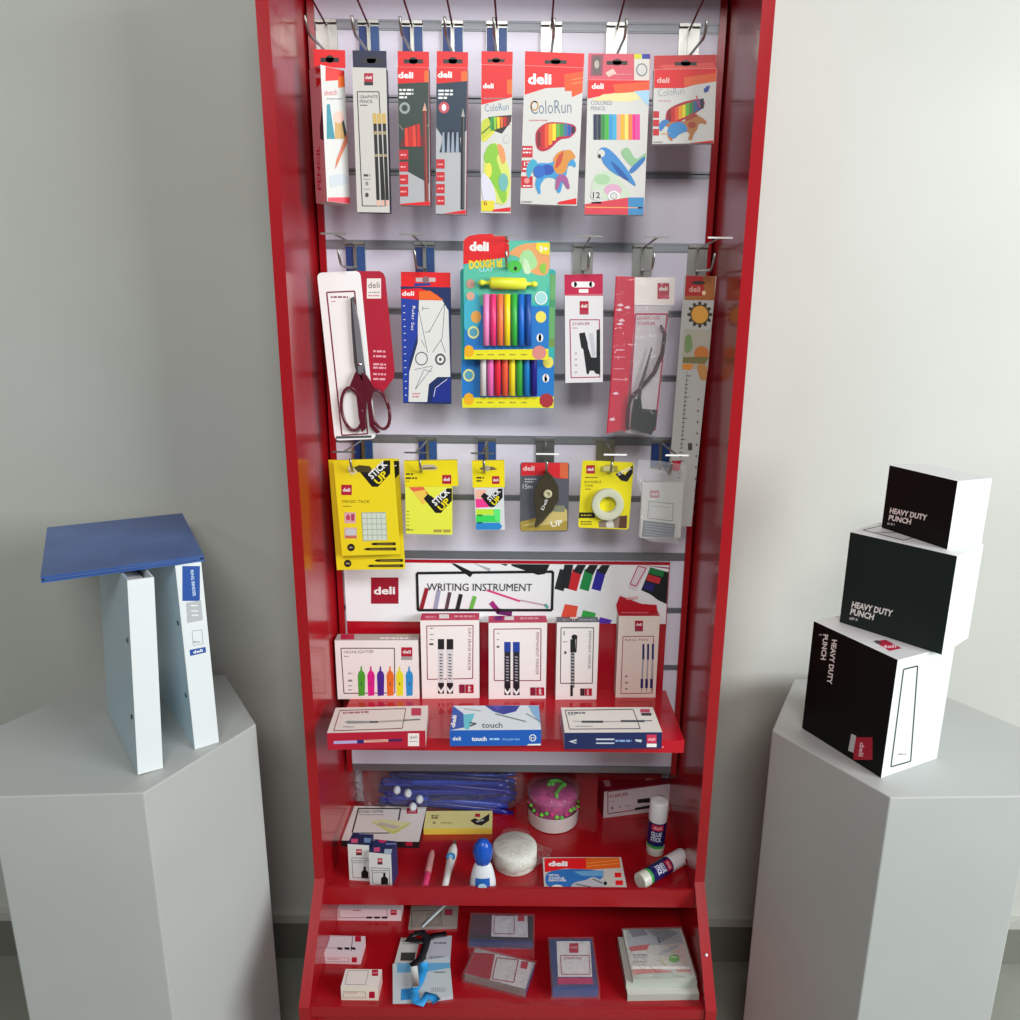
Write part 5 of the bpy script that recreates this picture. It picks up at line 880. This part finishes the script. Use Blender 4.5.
s_ = MB(b.mw); s_.box(-.002, b.w+.002, -.004, .11, .0115, .0118, clear('bag_film6', .06, 'ffffff', .12, .9)); attach(s_, 'clear_wrap', b, o)
# ================================================================== binders
crop('P'); 
def binder(fl, fr, h, depth, label, spine=True, lean=0):
    b = stand(fl, fr, PZ, h, depth)
    if lean: b.mw = b.mw @ Matrix.Translation((b.w, 0, 0)) @ Matrix.Rotation(math.radians(lean), 4, 'Y') @ Matrix.Translation((-b.w, 0, 0)); b.inv = b.mw.inverted()
    o = empty('ring_binder', b.mw); tag(o, label, 'binder', 'ring binders on the left plinth'); w_ = b.w; t = .0028
    cov = M('dfe6e6', .3)
    s_ = MB(b.mw); s_.box(0, w_, 0, t, 0, h, cov); s_.size(w_, t, 0, h)
    if spine:
        crop('L'); s_.on('front'); s_.lim = (0.001, w_-.001, 0, h); s_.rect(172, 250, 230, 365, M('1c4c9c')); s_.text('RING BINDER', (199, 264), (207, 350), 10, M('c8dcf0'), .02); s_.poly([(184, 372), (234, 362), (240, 428), (188, 438)], M('b4b8ba')); s_.lay += 1; s_.words(200, 222, 380, 4, WHT); s_.words(202, 224, 398, 4, WHT); s_.words(204, 226, 412, 4, WHT)
        s_.outline([(204, 464), (236, 460), (240, 505), (208, 512)], 1.5, GRY); s_.words(208, 230, 500, 4, GRY); s_.poly([(196, 526), (248, 516), (250, 534), (198, 546)], M('1c4c9c')); s_.text('deli', (208, 538), (240, 531), 9, WHT, .03); crop('P')
    attach(s_, 'spine', MB(b.mw), o)
    for nm, x0, m in (('cover', 0, M('b4cedb', .25)), ('cover', w_-t, M('dfe6e6', .3))):
        s_ = MB(b.mw); s_.box(x0, x0+t, t+.0002, depth, 0, h, m); attach(s_, nm, MB(b.mw), o)
    s_ = MB(b.mw); s_.box(t+.004, w_-t-.004, .03, depth-.01, .006, h-.012, M('e8e8e4')); attach(s_, 'paper_block', MB(b.mw), o)
    for zz in (h*.28, h*.68):
        s_ = MB(b.mw); s_.lathe([(.004, 0), (.004, .001), (.002, .0016)], M('40505c', .3, .6), 14, (0, .022, zz), axis=Vector((-1, 0, 0))); attach(s_, 'rivet', MB(b.mw), o)
    return b
bb = binder((195, 749.5), (219, 742), .318, .26, 'white ring binder with blue spine label standing on the left plinth')
b2 = binder((138, 776), (163, 768), .315, .24, 'plain white ring binder cut by the photo edge, left of the labelled binder', False, 3.4)
crop('P'); zf = PZ+.3185; a = onZ((205, 561), zf); bx = bb.mw.to_3x3() @ Vector((1, 0, 0)); by = bb.mw.to_3x3() @ Vector((0, 1, 0)); Rf = Matrix.Rotation(math.radians(-8), 3, 'Z'); bx = Rf @ bx; by = Rf @ by; o_ = a-bx*.22
mw = Matrix(((bx.x, by.x, 0, o_.x), (bx.y, by.y, 0, o_.y), (0, 0, 1, zf), (0, 0, 0, 1)))
bl_ = noisy('blue_vinyl', '2c4c8c', '4468a8', 6, .3, 0, 2); fo = empty('plastic_folder', mw); tag(fo, 'blue plastic folder lying flat on top of the ring binders', 'folder')
b = MB(mw); b.box(0, .22, 0, .30, 0, .0025, bl_); attach(b, 'lower_cover', MB(mw), fo, .001); b = MB(mw); b.box(.0, .2195, 0.001, .299, .0065, .009, bl_); attach(b, 'upper_cover', MB(mw), fo, .001); b = MB(mw); b.box(.004, .214, .004, .298, .0027, .0063, M('4a68a0')); attach(b, 'papers', MB(mw), fo)
# ================================================================== punch cartons
crop('P'); GQ = 'heavy duty punch cartons'; BC = M('0d110f', .5, 0, 0, .15); 
b = stand((802, 728), (881, 778), PZ, .2015, .13); b.body(M('dfe3e3'), {'f': BC}); b.on('front'); crop('R')
b.text('HEAVY DUTY', (318, 565), (303, 690), 14, W_, .04); b.text('PUNCH', (293, 550), (286, 622), 14, W_, .04); b.words(280, 289, 552, 4, M('b0b0b0'))
b.rect(378, 842, 432, 906, LOGO); b.lim = b.lim; b.text('deli', (392, 905-12+0), (408, 850), 12, M('f0c0c8'), .03) if False else b.text('deli', (397, 856), (393, 896), 13, M('f0c0c8'), .03); b.poly([(372, 832), (386, 838), (378, 886), (363, 880)], M('c4c4c4'))
b.on('right'); b.outline([(520, 650), (560, 640), (540, 910), (484, 926)], 4, M('3a4444')); b.words(505, 530, 890, 4, GRY)
b.on('top'); b.poly([(435, 570), (470, 566), (515, 590), (480, 598)], M('c02848')); b.poly([(434, 570), (446, 567), (460, 576), (446, 578)], M('50505a')); b.text('deli', (458, 590), (500, 588), 9, M('f8d0d8'), .03)
tag(b.build('punch_carton', bevel=.001), 'black and white heavy duty punch carton standing directly on the right plinth, sideways lettering', 'punch box', GQ)
ztop = PZ+.2015+.0004; crop('P')
b = stand((839.5, 622), (905, 643), ztop, (850, 532), .15); wd = b.w; zt2 = b.z1; b.size(.165, .10, 0, zt2); b.body(M('dfe3e3'), {'f': M('1f2a28', .5, 0, 0, .2)}); b.on('front'); crop('R')
b.text('HEAVY DUTY', (372, 473), (487, 500), 17, W_, .04); b.text('PUNCH', (368, 493), (434, 510), 17, W_, .04); b.words(367, 390, 506, 7, M('b0b0b0'), 510)
b.on('top'); b.outline([(405, 255), (470, 240), (600, 262), (520, 284)], 2.5, M('60686c')); b.words(440, 500, 262, 3, GRY)
tag(b.build('punch_carton', bevel=.001), 'dark heavy duty punch carton in the middle of the stack on the right plinth', 'punch box', GQ)
crop('P'); b = stand((881.5, 527.5), (907, 536), ztop+zt2+.0004, (893, 466), .12); b.size(.13, .07, 0, b.z1); b.body(M('dfe3e3'), {'f': BC}); b.on('front'); crop('R')
b.text('HEAVY DUTY', (480, 206), (585, 228), 15, W_, .04); b.text('PUNCH', (477, 226), (540, 239), 15, W_, .04); b.words(474, 495, 237, 6, M('b0b0b0'), 240)
tag(b.build('punch_carton', bevel=.001), 'smallest black heavy duty punch carton, topmost of the stack on the right plinth', 'punch box', GQ)
